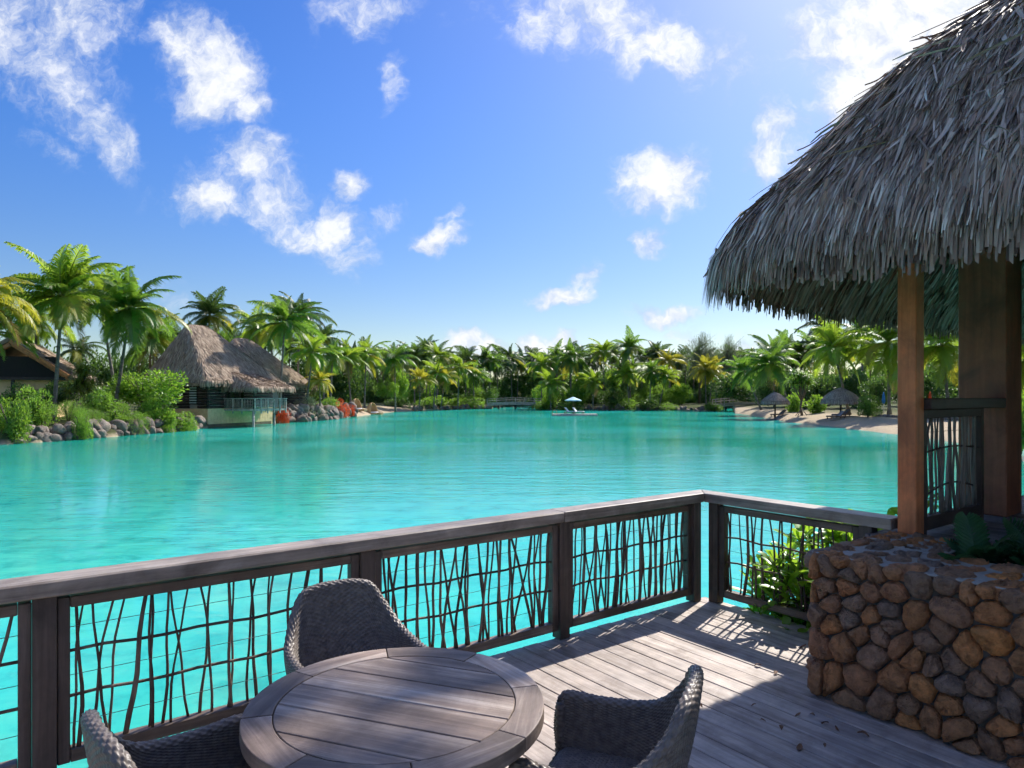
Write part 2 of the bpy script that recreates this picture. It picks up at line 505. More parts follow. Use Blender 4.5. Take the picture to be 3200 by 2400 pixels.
def ground_mat():
    m, nt, b = newmat('ground')
    tc = nt.nodes.new('ShaderNodeTexCoord')
    at = nt.nodes.new('ShaderNodeAttribute'); at.attribute_name = 'sand'
    n1 = nnoise(nt, .35, 5, .6, tc.outputs['Object'])
    n2 = nnoise(nt, 5.0, 6, .65, tc.outputs['Object'])
    litter = nramp(nt, n1.outputs['Fac'], [(.35, (.075, .06, .04)), (.55, (.06, .085, .025)), (.7, (.10, .13, .03))])
    sand = nramp(nt, n2.outputs['Fac'], [(.3, (.34, .265, .18)), (.7, (.50, .41, .29))])
    f = nmath(nt, 'ADD', at.outputs['Fac'], nmath(nt, 'MULTIPLY', nmath(nt, 'SUBTRACT', n1.outputs['Fac'], .5), .25), True)
    nt.links.new(nmix(nt, f, litter, sand), b.inputs['Base Color'])
    b.inputs['Roughness'].default_value = .95; b.inputs['Specular IOR Level'].default_value = .1
    nbump(nt, n2.outputs['Fac'], .6, .06, b)
    return m


def bed_mat():
    m, nt, b = newmat('lake_bed')
    tc = nt.nodes.new('ShaderNodeTexCoord')
    n1 = nnoise(nt, .055, 5, .6, tc.outputs['Object'], .4)
    n2 = nnoise(nt, 2.2, 6, .7, tc.outputs['Object'])
    vor = nt.nodes.new('ShaderNodeTexVoronoi'); vor.inputs['Scale'].default_value = 5.5
    nt.links.new(tc.outputs['Object'], vor.inputs['Vector'])
    sand = nramp(nt, n2.outputs['Fac'], [(.30, (.52, .56, .52)), (.48, (.80, .80, .72)), (.70, (.92, .92, .84))])
    weed = nramp(nt, n1.outputs['Fac'], [(.36, (.48, .66, .50)), (.5, (.82, .92, .82)), (.64, (1.0, 1.0, 1.0))])
    c = nmix(nt, 1.0, sand, weed, 'MULTIPLY')
    peb = nramp(nt, vor.outputs['Distance'], [(.05, (.62, .66, .70)), (.16, (1, 1, 1))])
    gate = nramp(nt, nnoise(nt, .9, 4, .6, tc.outputs['Object']).outputs['Fac'], [(.45, (0, 0, 0)), (.6, (1, 1, 1))])
    c = nmix(nt, gate, c, nmix(nt, 1.0, c, peb, 'MULTIPLY'))
    nt.links.new(c, b.inputs['Base Color'])
    b.inputs['Roughness'].default_value = .95; b.inputs['Specular IOR Level'].default_value = 0
    return m


def water_mat():
    m, nt, b = newmat('lagoon_water')
    nt.nodes.remove(b)
    out = nt.nodes['Material Output']
    tc = nt.nodes.new('ShaderNodeTexCoord')
    mp = nt.nodes.new('ShaderNodeMapping'); mp.inputs['Scale'].default_value = (.30, 1.0, 1); mp.inputs['Rotation'].default_value = (0, 0, R(-8))
    nt.links.new(tc.outputs['Object'], mp.inputs['Vector'])
    w1 = nnoise(nt, .8, 3, .55, mp.outputs[0], .3)
    w2 = nnoise(nt, 4.0, 4, .6, mp.outputs[0], .2)
    # calm and breezy patches: the ripples come in drifts
    mp2 = nt.nodes.new('ShaderNodeMapping'); mp2.inputs['Scale'].default_value = (.35, 1.0, 1)
    nt.links.new(tc.outputs['Object'], mp2.inputs['Vector'])
    br = nnoise(nt, .05, 4, .6, mp2.outputs[0], .5)
    brk = nramp(nt, br.outputs['Fac'], [(.42, (.14, .14, .14)), (.60, (1, 1, 1))])
    h = nmath(nt, 'ADD', w1.outputs['Fac'], nmath(nt, 'MULTIPLY', w2.outputs['Fac'], .42))
    bp = nt.nodes.new('ShaderNodeBump'); bp.inputs['Distance'].default_value = .16
    nt.links.new(nmath(nt, 'MULTIPLY', brk, .34), bp.inputs['Strength']); nt.links.new(h, bp.inputs['Height'])
    big = nnoise(nt, .045, 4, .6, tc.outputs['Object'], .6)
    body = nramp(nt, big.outputs['Fac'], [(.28, (.014, .27, .20)), (.42, (.022, .42, .33)), (.54, (.034, .54, .47)), (.68, (.06, .66, .64))])
    tint = nramp(nt, big.outputs['Fac'], [(.36, (.20, .86, .76)), (.52, (.24, .94, .88)), (.66, (.28, .95, .94))])
    sp = nt.nodes.new('ShaderNodeSeparateXYZ'); nt.links.new(tc.outputs['Object'], sp.inputs[0])
    dp = nt.nodes.new('ShaderNodeMapRange'); dp.inputs['From Min'].default_value = 9; dp.inputs['From Max'].default_value = 34
    nt.links.new(nmath(nt, 'ADD', nmath(nt, 'ADD', sp.outputs[1], nmath(nt, 'MULTIPLY', sp.outputs[0], .22)), nmath(nt, 'MULTIPLY', nmath(nt, 'SUBTRACT', big.outputs['Fac'], .5), 46)), dp.inputs['Value'])
    deep = nmix(nt, 1.0, body, (.55, .70, .66), 'MULTIPLY')
    pale = nmix(nt, .35, body, (.10, .72, .70))
    mot = nnoise(nt, 1.3, 7, .68, tc.outputs['Object'], .5)
    pale = nmix(nt, 1.0, pale, nramp(nt, mot.outputs['Fac'], [(.34, (.42, .70, .74)), (.50, (.95, .98, .97)), (.62, (1.25, 1.06, .98))]), 'MULTIPLY')
    body = nmix(nt, dp.outputs[0], pale, deep)
    tr = nt.nodes.new('ShaderNodeBsdfTransparent'); nt.links.new(tint, tr.inputs['Color'])
    df = nt.nodes.new('ShaderNodeBsdfDiffuse'); nt.links.new(body, df.inputs['Color'])
    # the flatter the look into the water, the longer its path and the less of the bed shows
    lw = nt.nodes.new('ShaderNodeLayerWeight'); lw.inputs['Blend'].default_value = .5
    op = nt.nodes.new('ShaderNodeMapRange'); op.inputs['From Min'].default_value = .40; op.inputs['From Max'].default_value = .86
    op.inputs['To Min'].default_value = .36; op.inputs['To Max'].default_value = 1.0
    nt.links.new(lw.outputs['Facing'], op.inputs['Value'])
    bd = nt.nodes.new('ShaderNodeMixShader')
    nt.links.new(op.outputs[0], bd.inputs[0]); nt.links.new(tr.outputs[0], bd.inputs[1]); nt.links.new(df.outputs[0], bd.inputs[2])
    gl = nt.nodes.new('ShaderNodeBsdfGlossy'); gl.inputs['Roughness'].default_value = .05
    nt.links.new(bp.outputs[0], gl.inputs['Normal'])
    fr = nt.nodes.new('ShaderNodeFresnel'); fr.inputs['IOR'].default_value = 1.33
    nt.links.new(bp.outputs[0], fr.inputs['Normal'])
    k = nmath(nt, 'MINIMUM', nmath(nt, 'MULTIPLY', fr.outputs[0], 1.1), .56)
    mx = nt.nodes.new('ShaderNodeMixShader')
    nt.links.new(k, mx.inputs[0]); nt.links.new(bd.outputs[0], mx.inputs[1]); nt.links.new(gl.outputs[0], mx.inputs[2])
    nt.links.new(mx.outputs[0], out.inputs['Surface'])
    return m


M['ground'] = ground_mat(); M['bed'] = bed_mat(); M['water'] = water_mat()


def glass_mat():
    m, nt, b = newmat('window_glass')
    nt.nodes.remove(b)
    out = nt.nodes['Material Output']
    tr = nt.nodes.new('ShaderNodeBsdfTransparent'); tr.inputs['Color'].default_value = (.86, .95, .92, 1)
    gl = nt.nodes.new('ShaderNodeBsdfGlossy'); gl.inputs['Roughness'].default_value = .02
    mx = nt.nodes.new('ShaderNodeMixShader'); mx.inputs[0].default_value = .14
    nt.links.new(tr.outputs[0], mx.inputs[1]); nt.links.new(gl.outputs[0], mx.inputs[2]); nt.links.new(mx.outputs[0], out.inputs['Surface'])
    return m


M['glass'] = glass_mat()

# ------------------------------------------------------------------ ground, lake bed, water
SHORE = [(-3000, 42), (-900, 39), (-300, 40), (0, 42.5), (180, 45.5), (330, 50), (480, 55), (600, 60), (660, 67), (850, 76), (960, 80),
         (1040, 88), (1090, 98), (1130, 103), (1200, 122), (1290, 138), (1330, 150), (1535, 158), (1550, 205), (1690, 205), (1705, 152),
         (1900, 148), (2050, 145), (2200, 140), (2243, 137), (2252, 176), (2288, 176), (2296, 118), (2380, 96), (2459, 79), (2604, 66.5),
         (2785, 54), (2970, 45), (3200, 40), (3700, 32), (5000, 26)]
AZ = [math.atan((x - CX) / FP) for x, _ in SHORE]
# beyond the frame the shore runs on round the lake
AZF = [R(-180), R(-130), R(-95)] + AZ + [R(75), R(100), R(130), R(180)]
RF = [9, 12, 26] + [d / math.cos(a) for (x, d), a in zip(SHORE, AZ)] + [50, 26, 12, 9]


def shore_r(a): return float(np.interp(a, AZF, RF))


def sandy(a):
    x = CX + FP * math.tan(max(-1.3, min(1.3, a)))
    return 1.0 if (2290 < x < 6000) else (1.0 if 1085 < x < 1300 else 0.0)


PROF_BANK = [(-5, -1.9), (-1.2, -1.2), (0.0, 0.0), (.35, .35), (1.2, .75), (3, .95), (8, 1.1), (16, 1.2), (32, 1.3), (70, 1.5), (200, 2), (2500, 4)]
PROF_BEACH = [(-6, -1.9), (-2.5, -.6), (0.0, 0.0), (1.0, .12), (3, .32), (7, .62), (12, .85), (18, 1.05), (34, 1.25), (70, 1.5), (200, 2), (2500, 4)]


def ground_z(X, Y):
    a = math.atan2(X, Y); r = math.hypot(X, Y)
    p = PROF_BEACH if sandy(a) else PROF_BANK
    return float(np.interp(r - shore_r(a), [q[0] for q in p], [q[1] for q in p]))


def build_ground():
    azs = sorted(set(list(np.linspace(-math.pi, math.pi, 261)) + list(np.linspace(R(-45), R(45), 401)) + [a + e for a in AZ for e in (-1e-4, 1e-4)]))
    V, F, S = [], [], []
    nr = len(PROF_BANK)
    for a in azs:
        r0 = shore_r(a) + .35 * math.sin(a * 63) + .3 * math.sin(a * 171 + 1)
        s = sandy(a)
        prof = PROF_BEACH if s else PROF_BANK
        for k, (dr, z) in enumerate(prof):
            r = r0 + dr
            V.append((r * math.sin(a), r * math.cos(a), z + (.05 * math.sin(a * 90 + k * 2) if k > 3 else 0)))
            S.append(1.0 if k < 3 else (s if dr < 14 else (.35 * s if dr < 20 else 0.0)))
    for i in range(len(azs) - 1):
        for k in range(nr - 1):
            F.append((i * nr + k, i * nr + k + 1, (i + 1) * nr + k + 1, (i + 1) * nr + k))
    me = mk('ground', V, F, M['ground'], True)
    at = me.attributes.new('sand', 'FLOAT', 'POINT'); at.data.foreach_set('value', S)
    tag(ob('ground', me), kind='structure')
    n = 96
    V = [(0, 60, -1.75)] + [(420 * math.cos(2 * math.pi * k / n), 60 + 420 * math.sin(2 * math.pi * k / n), -1.75) for k in range(n)]
    F = [(0, 1 + k, 1 + (k + 1) % n) for k in range(n)]
    tag(ob('lake_bed', mk('lake_bed', V, F, M['bed'])), kind='structure')
    V = [(x, y, 0) for x, y, _ in V]
    tag(ob('lagoon_water', mk('lagoon_water', V, F, M['water'])), kind='structure')


build_ground()

# ------------------------------------------------------------------ deck frame: x along the long railing, y out over the lake
O = Vector((1.60, 5.80, 1.25)); RZ = R(36.7)
UX, UY = Vector((math.cos(RZ), math.sin(RZ), 0)), Vector((-math.sin(RZ), math.cos(RZ), 0))


def dk(u, v, z=0): return O + UX * u + UY * v + Vector((0, 0, z))


def build_deck():
    d = tag(ob('deck', None, None, O, (0, 0, RZ)), kind='structure')
    w, gap = .138, .006
    me = box(0, w, -6.0, .085, -.032, 0, M['deck'], .003, 'plank')
    meb = box(0, w, -1.47, .085, -.032, 0, M['deck'], .003, 'plank')
    n = 0
    u = .17
    while u > -7.6:
        u -= w + gap
        short = u > -.86
        ob('plank', meb if short else me, d, (u, random.uniform(-.004, .002), random.uniform(-.0025, .0015)), (0, 0, 0))
    j = MB()
    for y in (-.18, -1.3, -2.4, -3.6, -4.8):
        j.box(-7.6, .15, y - .06, y + .02, -.25, -.034)
    ob('joist', j.me('joist', M['rail_x']), d)
    for u in (-.1, -2.5, -5.0, -7.4):
        for v in (-.25, -3.0):
            ob('pile', tube('pile', [(u, v, -3.2), (u, v, -.25)], .09, M['rail_z'], 10), d)
    return d


build_deck()


def stick(h0, h1, w0, w1, depth, mat, bend=.012, r=.0085):
    "a thin crooked branch from (w0,h0) to (w1,h1) in the x-z plane"
    n = 7
    pts = []
    bx = random.uniform(-1, 1) * bend * 2; ph = random.uniform(0, 6)
    for k in range(n + 1):
        t = k / n
        pts.append((w0 + (w1 - w0) * t + bx * math.sin(math.pi * t) + bend * .45 * math.sin(ph + t * 9), depth + .004 * math.sin(ph * 2 + t * 7), h0 + (h1 - h0) * t))
    rad = [r * (1.12 - .3 * k / n) * random.uniform(.9, 1.12) for k in range(n + 1)]
    return tube('stick', pts, rad, mat, 6)


def railing_panel(par, x0, x1, yc, ztop, zbot, zrail, frame_mat, count, seed, rodm=None, wide=.05, upright=0, bows=False):
    "a framed panel of crooked upright sticks with two branches and three wires across, in the parent's x-z plane"
    random.seed(seed)
    y0, y1 = yc - .03, yc + .03
    p = ob('panel_frame', None, par)
    ob('stile', box(x0, x0 + wide, y0, y1, zbot - .06, ztop + .05, M['rail_z'] if frame_mat == M['rail_x'] else M['darkpost']), p)
    ob('stile', box(x1 - wide, x1, y0, y1, zbot - .06, ztop + .05, M['rail_z'] if frame_mat == M['rail_x'] else M['darkpost']), p)
    ob('head_rail', box(x0 + wide + .001, x1 - wide - .001, y0, y1, ztop, ztop + .05, frame_mat), p)
    ob('foot_rail', box(x0 + wide + .001, x1 - wide - .001, y0, y1, zbot - .06, zbot, frame_mat), p)
    xa, xb = x0 + wide + .02, x1 - wide - .02
    i = 0
    x = xa + random.uniform(.005, .03)
    while x < xb:
        lean = random.gauss(0, .028)
        if random.random() < .12: lean *= 2.4
        if random.random() < .5:                       # pairs that cross
            a = x + lean; bb = x - lean
            ob('stick', stick(zbot - .004, ztop + .004, min(max(a, xa), xb), min(max(bb, xa), xb), yc + random.uniform(-.012, .012), M['stick'], .011, random.uniform(.0058, .0092)), p)
            ob('stick', stick(zbot - .004, ztop + .004, min(max(bb + random.uniform(-.02, .02), xa), xb), min(max(a, xa), xb), yc + random.uniform(-.012, .012), M['stick'], .011, random.uniform(.0058, .0092)), p)
            x += random.uniform(.055, .105) * 34 / count
        else:
            ob('stick', stick(zbot - .004, ztop + .004, min(max(x + lean, xa), xb), min(max(x - lean * .4, xa), xb), yc + random.uniform(-.012, .012), M['stick'], .012, random.uniform(.006, .0125)), p)
            x += random.uniform(.035, .075) * 34 / count
    for t in (.36, .68):
        z = zbot + (ztop - zbot) * t
        pts = [(x0 + wide + (x1 - x0 - 2 * wide) * k / 10, yc + .008 * math.sin(k), z + (.055 * math.sin(math.pi * k / 10) if bows else 0) + .007 * math.sin(k * 1.7 + seed)) for k in range(11)]
        ob('cross_branch', tube('cross_branch', pts, .0078, M['stick'], 6), p)
    for t in (.18, .52, .86):
        z = zbot + (ztop - zbot) * t
        ob('wire', tube('wire', [(x0 + wide, yc - .016, z), (x1 - wide, yc - .016, z)], .0017, M['wire'], 5), p)
    return p


def build_railings():
    r = thing('deck_railing', 'long weathered timber railing with crooked stick panels behind the table', 'railing', O, RZ)
    ztop, zcap = .835, .92
    # cap in lengths
    cuts = [.245, -1.52, -4.9, -7.6]
    for a, b in zip(cuts[:-1], cuts[1:]):
        if a == .245:
            V = [(b, 0, .845), (.05, 0, .845), (.235, .175, .845), (b, .175, .845)]
            V = [(x, y, .845) for x, y, _ in V] + [(x, y, .92) for x, y, _ in V]
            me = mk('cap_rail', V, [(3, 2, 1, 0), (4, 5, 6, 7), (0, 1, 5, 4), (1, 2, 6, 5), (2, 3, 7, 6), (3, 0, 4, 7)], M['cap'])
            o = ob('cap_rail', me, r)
            bv = o.modifiers.new('bevel', 'BEVEL'); bv.width = .006; bv.segments = 2
        else:
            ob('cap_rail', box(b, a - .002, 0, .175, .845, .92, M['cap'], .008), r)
    posts = [-.05, -1.545, -3.075, -4.645, -6.2]
    for u in posts:
        ob('post', box(u, u + .092, .022, .115, .0, .844, M['rail_z'], .004), r)
    for k in range(len(posts) - 1):
        a, b = posts[k + 1] + .094, posts[k] - .002
        railing_panel(r, a, b, .075, .775, .12, .9, M['rail_x'], (42, 38, 28, 26)[k], 11 + k)
    # short return railing to the right; local x runs along the railing away from the corner
    q = thing('return_railing', 'short weathered timber railing with stick panel between deck corner and stone wall', 'railing', O, RZ - R(90))
    # local x = -v, local y = u
    V = [(.0, .052), (1.53, .052), (1.53, .225), (-.172, .236)]
    V = [(x, y, .845) for x, y in V] + [(x, y, .92) for x, y in V]
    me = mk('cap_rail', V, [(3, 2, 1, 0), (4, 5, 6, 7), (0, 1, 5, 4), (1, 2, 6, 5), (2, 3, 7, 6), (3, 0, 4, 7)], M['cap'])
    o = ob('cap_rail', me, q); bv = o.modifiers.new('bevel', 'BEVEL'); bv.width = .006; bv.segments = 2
    ob('post', box(.025, .115, .075, .165, 0, .844, M['rail_z'], .004), q)
    ob('post', box(1.30, 1.39, .075, .165, .2, .844, M['rail_z'], .004), q)
    railing_panel(q, .119, 1.298, .125, .775, .12, .9, M['rail_x'], 26, 31)
    return r


build_railings()


# ------------------------------------------------------------------ thatch
def smin(vals, k):
    vals = np.stack(vals)
    m = vals.min(0)
    return m - k * np.log(np.exp(-(vals - m) / k).sum(0))


class Roof:
    "hipped roof over a rectangle; slopes per side; z0 is the thatch top at the eaves"
    def __init__(s, x0, x1, y0, y1, sl, z0, k=.25, curve=None, cap=None):
        s.r = (x0, x1, y0, y1); s.sl = sl; s.z0 = z0; s.k = k; s.curve = curve; s.cap = cap
    def q(s, x, y):
        x0, x1, y0, y1 = s.r
        a, b, c, d = s.sl
        return smin([a * (x - x0), b * (x1 - x), c * (y - y0), d * (y1 - y)], s.k) + s.k * .35
    def z(s, q): return s.z0 + (q if s.curve is None else s.curve(q))
    def grad(s, x, y):
        e = 1e-3
        gx = (s.q(x + e, y) - s.q(x - e, y)) / (2 * e); gy = (s.q(x, y + e) - s.q(x, y - e)) / (2 * e)
        return gx, gy


def strips(roof, x, y, length, width, seg=4, lift=(.01, .05), hang=.35, roll=.7, dz=0.0, jit=.25, tip=.4, mean_tone=.48):
    "thatch leaves laid down the slope from plan points x, y; beyond the eave they hang"
    n = len(x)
    gx, gy = roof.grad(x, y)
    g = np.hypot(gx, gy) + 1e-6
    dx, dy = -gx / g, -gy / g
    a = rng.normal(0, jit, n)
    dx, dy = dx * np.cos(a) - dy * np.sin(a), dx * np.sin(a) + dy * np.cos(a)
    L = length if hasattr(length, '__len__') else length * rng.uniform(.7, 1.15, n)
    W = width * rng.uniform(.55, 1.3, n)
    lf = rng.uniform(lift[0], lift[1], n)
    rl = rng.uniform(-roll, roll, n)
    tw = rng.normal(0, .35, n)
    pts = []
    cx, cy = x.copy(), y.copy()
    cz = roof.z(np.maximum(roof.q(cx, cy), 0))
    over = np.zeros(n)
    bend = rng.normal(0, .06, n)
    for j in range(seg + 1):
        t = j / seg
        q = roof.q(cx, cy)
        pts.append((cx.copy(), cy.copy(), np.where(over > 0, cz, roof.z(np.maximum(q, 0))) + (lf * t if j else 0) + dz))
        ds = L / seg
        sl = np.hypot(*roof.grad(cx, cy))
        cosn = 1 / np.sqrt(1 + sl * sl)
        out = q < .03
        h = np.where(out, hang * np.exp(-over * 3.0), cosn) * ds
        znew = np.where(out, pts[-1][2] - dz - (lf * t if j else 0) - ds * np.sqrt(np.maximum(1 - (h / ds) ** 2, 0.0)), 0)
        over = np.where(out, over + ds, over)
        cz = np.where(out, znew, cz)
        dx2 = dx - dy * bend; dy2 = dy + dx * bend
        cx = cx + dx2 * h; cy = cy + dy2 * h
    # ribbons
    V = np.zeros((n, seg + 1, 2, 3), np.float32)
    sx, sy = -dy, dx
    for j, (X, Y, Z) in enumerate(pts):
        t = j / seg
        wv = W * (1.0 if j < seg - 1 else (.9 if j < seg else tip)) * .5
        ang = rl + tw * t
        cs, sn = np.cos(ang), np.sin(ang)
        for k, sg in enumerate((-1, 1)):
            V[:, j, k, 0] = X + sg * wv * cs * sx
            V[:, j, k, 1] = Y + sg * wv * cs * sy
            V[:, j, k, 2] = Z + sg * wv * sn
    idx = np.arange(n * (seg + 1) * 2).reshape(n, seg + 1, 2)
    F = np.stack([idx[:, :-1, 0], idx[:, :-1, 1], idx[:, 1:, 1], idx[:, 1:, 0]], -1).reshape(-1, 4)
    tone = np.repeat(np.clip(rng.normal(mean_tone, .27 if mean_tone > .4 else .15, n), 0, 1), (seg + 1) * 2)
    return V.reshape(-1, 3), F, tone


def join(parts):
    Vs, Fs, Ts, b = [], [], [], 0
    for V, F, T in parts:
        Vs.append(V); Fs.append(F + b); Ts.append(T); b += len(V)
    return np.concatenate(Vs), np.concatenate(Fs), np.concatenate(Ts)


def strip_mesh(name, parts, mat):
    V, F, T = join(parts)
    me = mk(name, V, F, mat)
    at = me.attributes.new('tone', 'FLOAT', 'POINT'); at.data.foreach_set('value', T.astype(np.float32))
    return me


def roof_base(name, roof, res, drop, mat, qmin=.02, skirt=0.0, clip=None):
    "closed slab under the thatch strips"
    x0, x1, y0, y1 = roof.r
    nx, ny = int((x1 - x0) / res), int((y1 - y0) / res)
    xs, ys = np.linspace(x0, x1, nx + 1), np.linspace(y0, y1, ny + 1)
    X, Y = np.meshgrid(xs, ys, indexing='ij')
    q = roof.q(X, Y); z = roof.z(np.maximum(q, 0)) - drop
    V = np.stack([X, Y, z], -1).reshape(-1, 3)
    V2 = V.copy(); V2[:, 2] -= .22
    idx = np.arange((nx + 1) * (ny + 1)).reshape(nx + 1, ny + 1)
    ok = (q[:-1, :-1] > qmin) & (q[1:, :-1] > qmin) & (q[1:, 1:] > qmin) & (q[:-1, 1:] > qmin)
    F = np.stack([idx[:-1, :-1], idx[1:, :-1], idx[1:, 1:], idx[:-1, 1:]], -1)[ok]
    nV = len(V)
    me = mk(name, np.concatenate([V, V2]), np.concatenate([F, F[:, ::-1] + nV]), mat, True)
    at = me.attributes.new('tone', 'FLOAT', 'POINT'); at.data.foreach_set('value', np.full(2 * nV, .12, np.float32))
    return me


def build_pavilion():
    p = thing('thatched_pavilion', 'thatched timber pavilion with brown posts on raised floor at the right', 'pavilion', O, RZ)
    curve = lambda q: np.interp(q, [0, .03, .07, .13, .22, .33, .60, .81, 1.11, 1.29, 2.6, 4], [-.20, -.11, -.02, .08, .20, .34, .74, 1.03, 1.33, 1.49, 2.75, 3.9])
    rf = Roof(-.87, 6.6, -7.6, -.64, (1, 1, 1, 1), 2.87, .26, curve)
    base = roof_base('thatch_roof', rf, .08, .05, M['thatch_lining'])
    ro = ob('thatch_roof', base, p)
    parts = []
    def plan(n, umax, vmin, qmax, qmin=0.0):
        x = rng.uniform(-.87, umax, n); y = rng.uniform(vmin, -.64, n)
        q = rf.q(x, y); k = (q > qmin) & (q < qmax)
        return x[k], y[k]
    x, y = plan(120000, 5.2, -5.0, 2.0, .0)
    k = (x + .83) < (-.67 - y) + .7                              # the far slope only shows at the hip
    x, y = x[k], y[k]
    parts.append(strips(rf, x, y, .36, .0125, 4, (.0, .05), .26, .9, 0, .19, .2))
    x, y = plan(12000, 5.4, -5.2, 2.0, .0)
    parts.append(strips(rf, x, y, .30, .022, 4, (.02, .07), .26, 1.1, 0, .3, .25))
    x, y = plan(46000, 5.2, -4.6, .40)
    parts.append(strips(rf, x, y, rf.q(x, y) * 1.45 + rng.uniform(.02, .19, len(x)), .0165, 6, (.0, .06), .40, 1.0, .0, .2, .4))
    x, y = plan(22000, 6.0, -4.6, .30, .0)
    parts.append(strips(rf, x, y, rf.q(x, y) * 1.45 + rng.uniform(.06, .20, len(x)), .021, 6, (-.05, .0), .25, .9, -.03, .14, .6, .38))
    x, y = plan(22000, 6.4, -4.6, .55, .15)
    parts.append(strips(rf, x, y, rf.q(x, y) * 1.45 + rng.uniform(.05, .18, len(x)), .024, 6, (-.06, .0), .06, .8, -.09, .12, .8, .26))
    x, y = plan(30000, 6.5, -5.0, .75, .14)
    parts.append(strips(rf, x, y, np.minimum(.3, rf.q(x, y) * 1.1), .026, 3, (-.05, -.01), .05, .8, -.29, .12, .9, .26))
    x, y = plan(24000, 6.5, -6.5, 2.2, .62)                     # underside; inner layers given darker tones to mute the water's light
    parts.append(strips(rf, x, y, .5, .03, 3, (-.08, -.02), .1, .8, -.31, .12, .9, .2))
    x, y = plan(1100, 5.0, -4.6, 2.0)
    parts.append(strips(rf, x, y, .5, .012, 5, (.05, .13), .4, 1.4, .02, .8))
    me = strip_mesh('thatch_strips', parts, M['thatch_near'])
    tag(ob('thatch_strips', me, ro), kind='stuff')
    # the largest hanging leaves, one by one
    protos = []
    for k in range(7):
        L = .18 + .022 * k; w = .009 + .0018 * (k % 3)
        b = random.uniform(-.03, .03)
        V, T = [], []
        for j in range(6):
            t = j / 5
            ww = w * (1.0 - .55 * t ** 3)
            for s in (-1, 0, 1):
                V.append((.05 * t * t + .004 * abs(s) * 2, s * ww + b * t * t, -L * t)); T.append(.35 + .09 * k)
        F = []
        for j in range(5):
            for s in range(2):
                F.append((j * 3 + s, j * 3 + s + 1, (j + 1) * 3 + s + 1, (j + 1) * 3 + s))
        me = mk('thatch_leaf', V, F, M['thatch_near'])
        at = me.attributes.new('tone', 'FLOAT', 'POINT'); at.data.foreach_set('value', T)
        protos.append(me)
    x, y = plan(9000, 3.5, -4.2, .95, .0)
    for i in range(280):
        X, Y = float(x[i]), float(y[i])
        gx, gy = rf.grad(np.array([X]), np.array([Y]))
        an = math.atan2(-gy[0], -gx[0])
        q = float(rf.q(np.array([X]), np.array([Y]))[0])
        z = float(rf.z(q)) + .035
        beta = -(.12 + min(q, .40) * 1.4)
        ob('thatch_leaf', protos[i % 7], ro, (X + math.cos(an) * .02, Y + math.sin(an) * .02, z), (random.uniform(-.2, .2), beta + random.uniform(-.12, .06), an + random.uniform(-.35, .35)))
    # timber
    ob('post', box(.085, .205, -1.675, -1.555, .80, 3.3, M['post'], .006), p)
    ob('column', box(1.56, 1.90, -1.72, -1.38, .80, 3.9, M['column'], .008), p)
    ob('beam', box(.10, 6.0, -1.66, -1.57, 3.0, 3.15, M['darkrail'], .006), p)
    ob('beam', box(.10, .19, -6.0, -1.68, 3.0, 3.15, M['darkpost'], .006), p)
    # floor boards
    fl = ob('floor', box(.02, 6.2, -6.2, -1.42, .70, .762, M['darkrail'], 0), p)
    bm_ = box(0, .135, -4.6, 0, .765, .80, M['floor_y'], .003)
    u = .03
    while u < 5.5:
        ob('floor_board', bm_, fl, (u, -1.40, 0)); u += .142
    ob('floor_edge', box(.02, 6.2, -1.398, -1.37, .62, .80, M['floor_y'], .004), p)
    # side railing between post and column
    q = ob('side_railing', None, p, (0, 0, 0))
    ob('cap_rail', box(.207, 1.555, -1.72, -1.56, 1.66, 1.735, M['darkrail'], .006), q)
    ob('stile', box(.21, .262, -1.67, -1.61, .80, 1.659, M['darkpost']), q)
    ob('stile', box(1.20, 1.252, -1.67, -1.61, .80, 1.659, M['darkpost']), q)
    ob('head_rail', box(.263, 1.199, -1.67, -1.61, 1.60, 1.659, M['darkrail']), q)
    ob('foot_rail', box(.263, 1.199, -1.67, -1.61, .84, .93, M['darkrail']), q)
    random.seed(77)
    n = 22
    for i in range(n):
        x = .285 + (1.18 - .285) * (i + .5) / n + random.uniform(-.012, .012)
        me = stick(.926, 1.604, x + random.gauss(0, .028), x + random.gauss(0, .02), -1.64 + random.uniform(-.015, .015), M['palestick'], .018, random.uniform(.0075, .0105))
        ob('stick', me, q)
    for z, bow in ((1.06, .07), (1.36, .03)):
        pts = [(.262 + .938 * k / 10, -1.64, z + bow * math.sin(math.pi * k / 10)) for k in range(11)]
        ob('cross_branch', tube('cross_branch', pts, .0065, M['darkpost'], 5), q)
    for z in (1.0, 1.24, 1.5):
        ob('wire', tube('wire', [(.262, -1.62, z), (1.2, -1.62, z)], .0018, M['darkpost'], 5), q)
    # glazed wall beyond the column
    w = ob('glazed_wall', box(1.93, 2.05, -5.2, -1.74, .80, 1.14, M['darkrail'], .004), p)
    ob('sill', box(1.90, 2.08, -5.2, -1.735, 1.142, 1.18, M['darkrail'], .004), w)
    ob('mullion', box(1.95, 2.04, -2.00, -1.74, 1.182, 3.1, M['darkpost'], .004), w)
    ob('pane', box(1.985, 1.995, -2.60, -2.002, 1.182, 3.1, M['glass'], 0), w)
    ob('mullion', box(1.95, 2.04, -2.65, -2.602, 1.182, 3.1, M['chink'], .004), w)
    ob('pane', box(1.985, 1.995, -5.1, -2.652, 1.182, 3.1, M['glass'], 0), w)
    # underpinning
    for (u, v) in ((.3, -1.7), (3.0, -1.7), (5.8, -1.7), (.5, -4), (5, -5)):
        ob('pile', tube('pile', [(u, v, -3.2), (u, v, .70)], .1, M['darkpost'], 8), p)
    return p


M['palestick'] = wood('pale_stick_bark', (.10, .075, .06), (.18, .145, .12), (.28, .24, .21), 'z', .8, 20, .5)
build_pavilion()


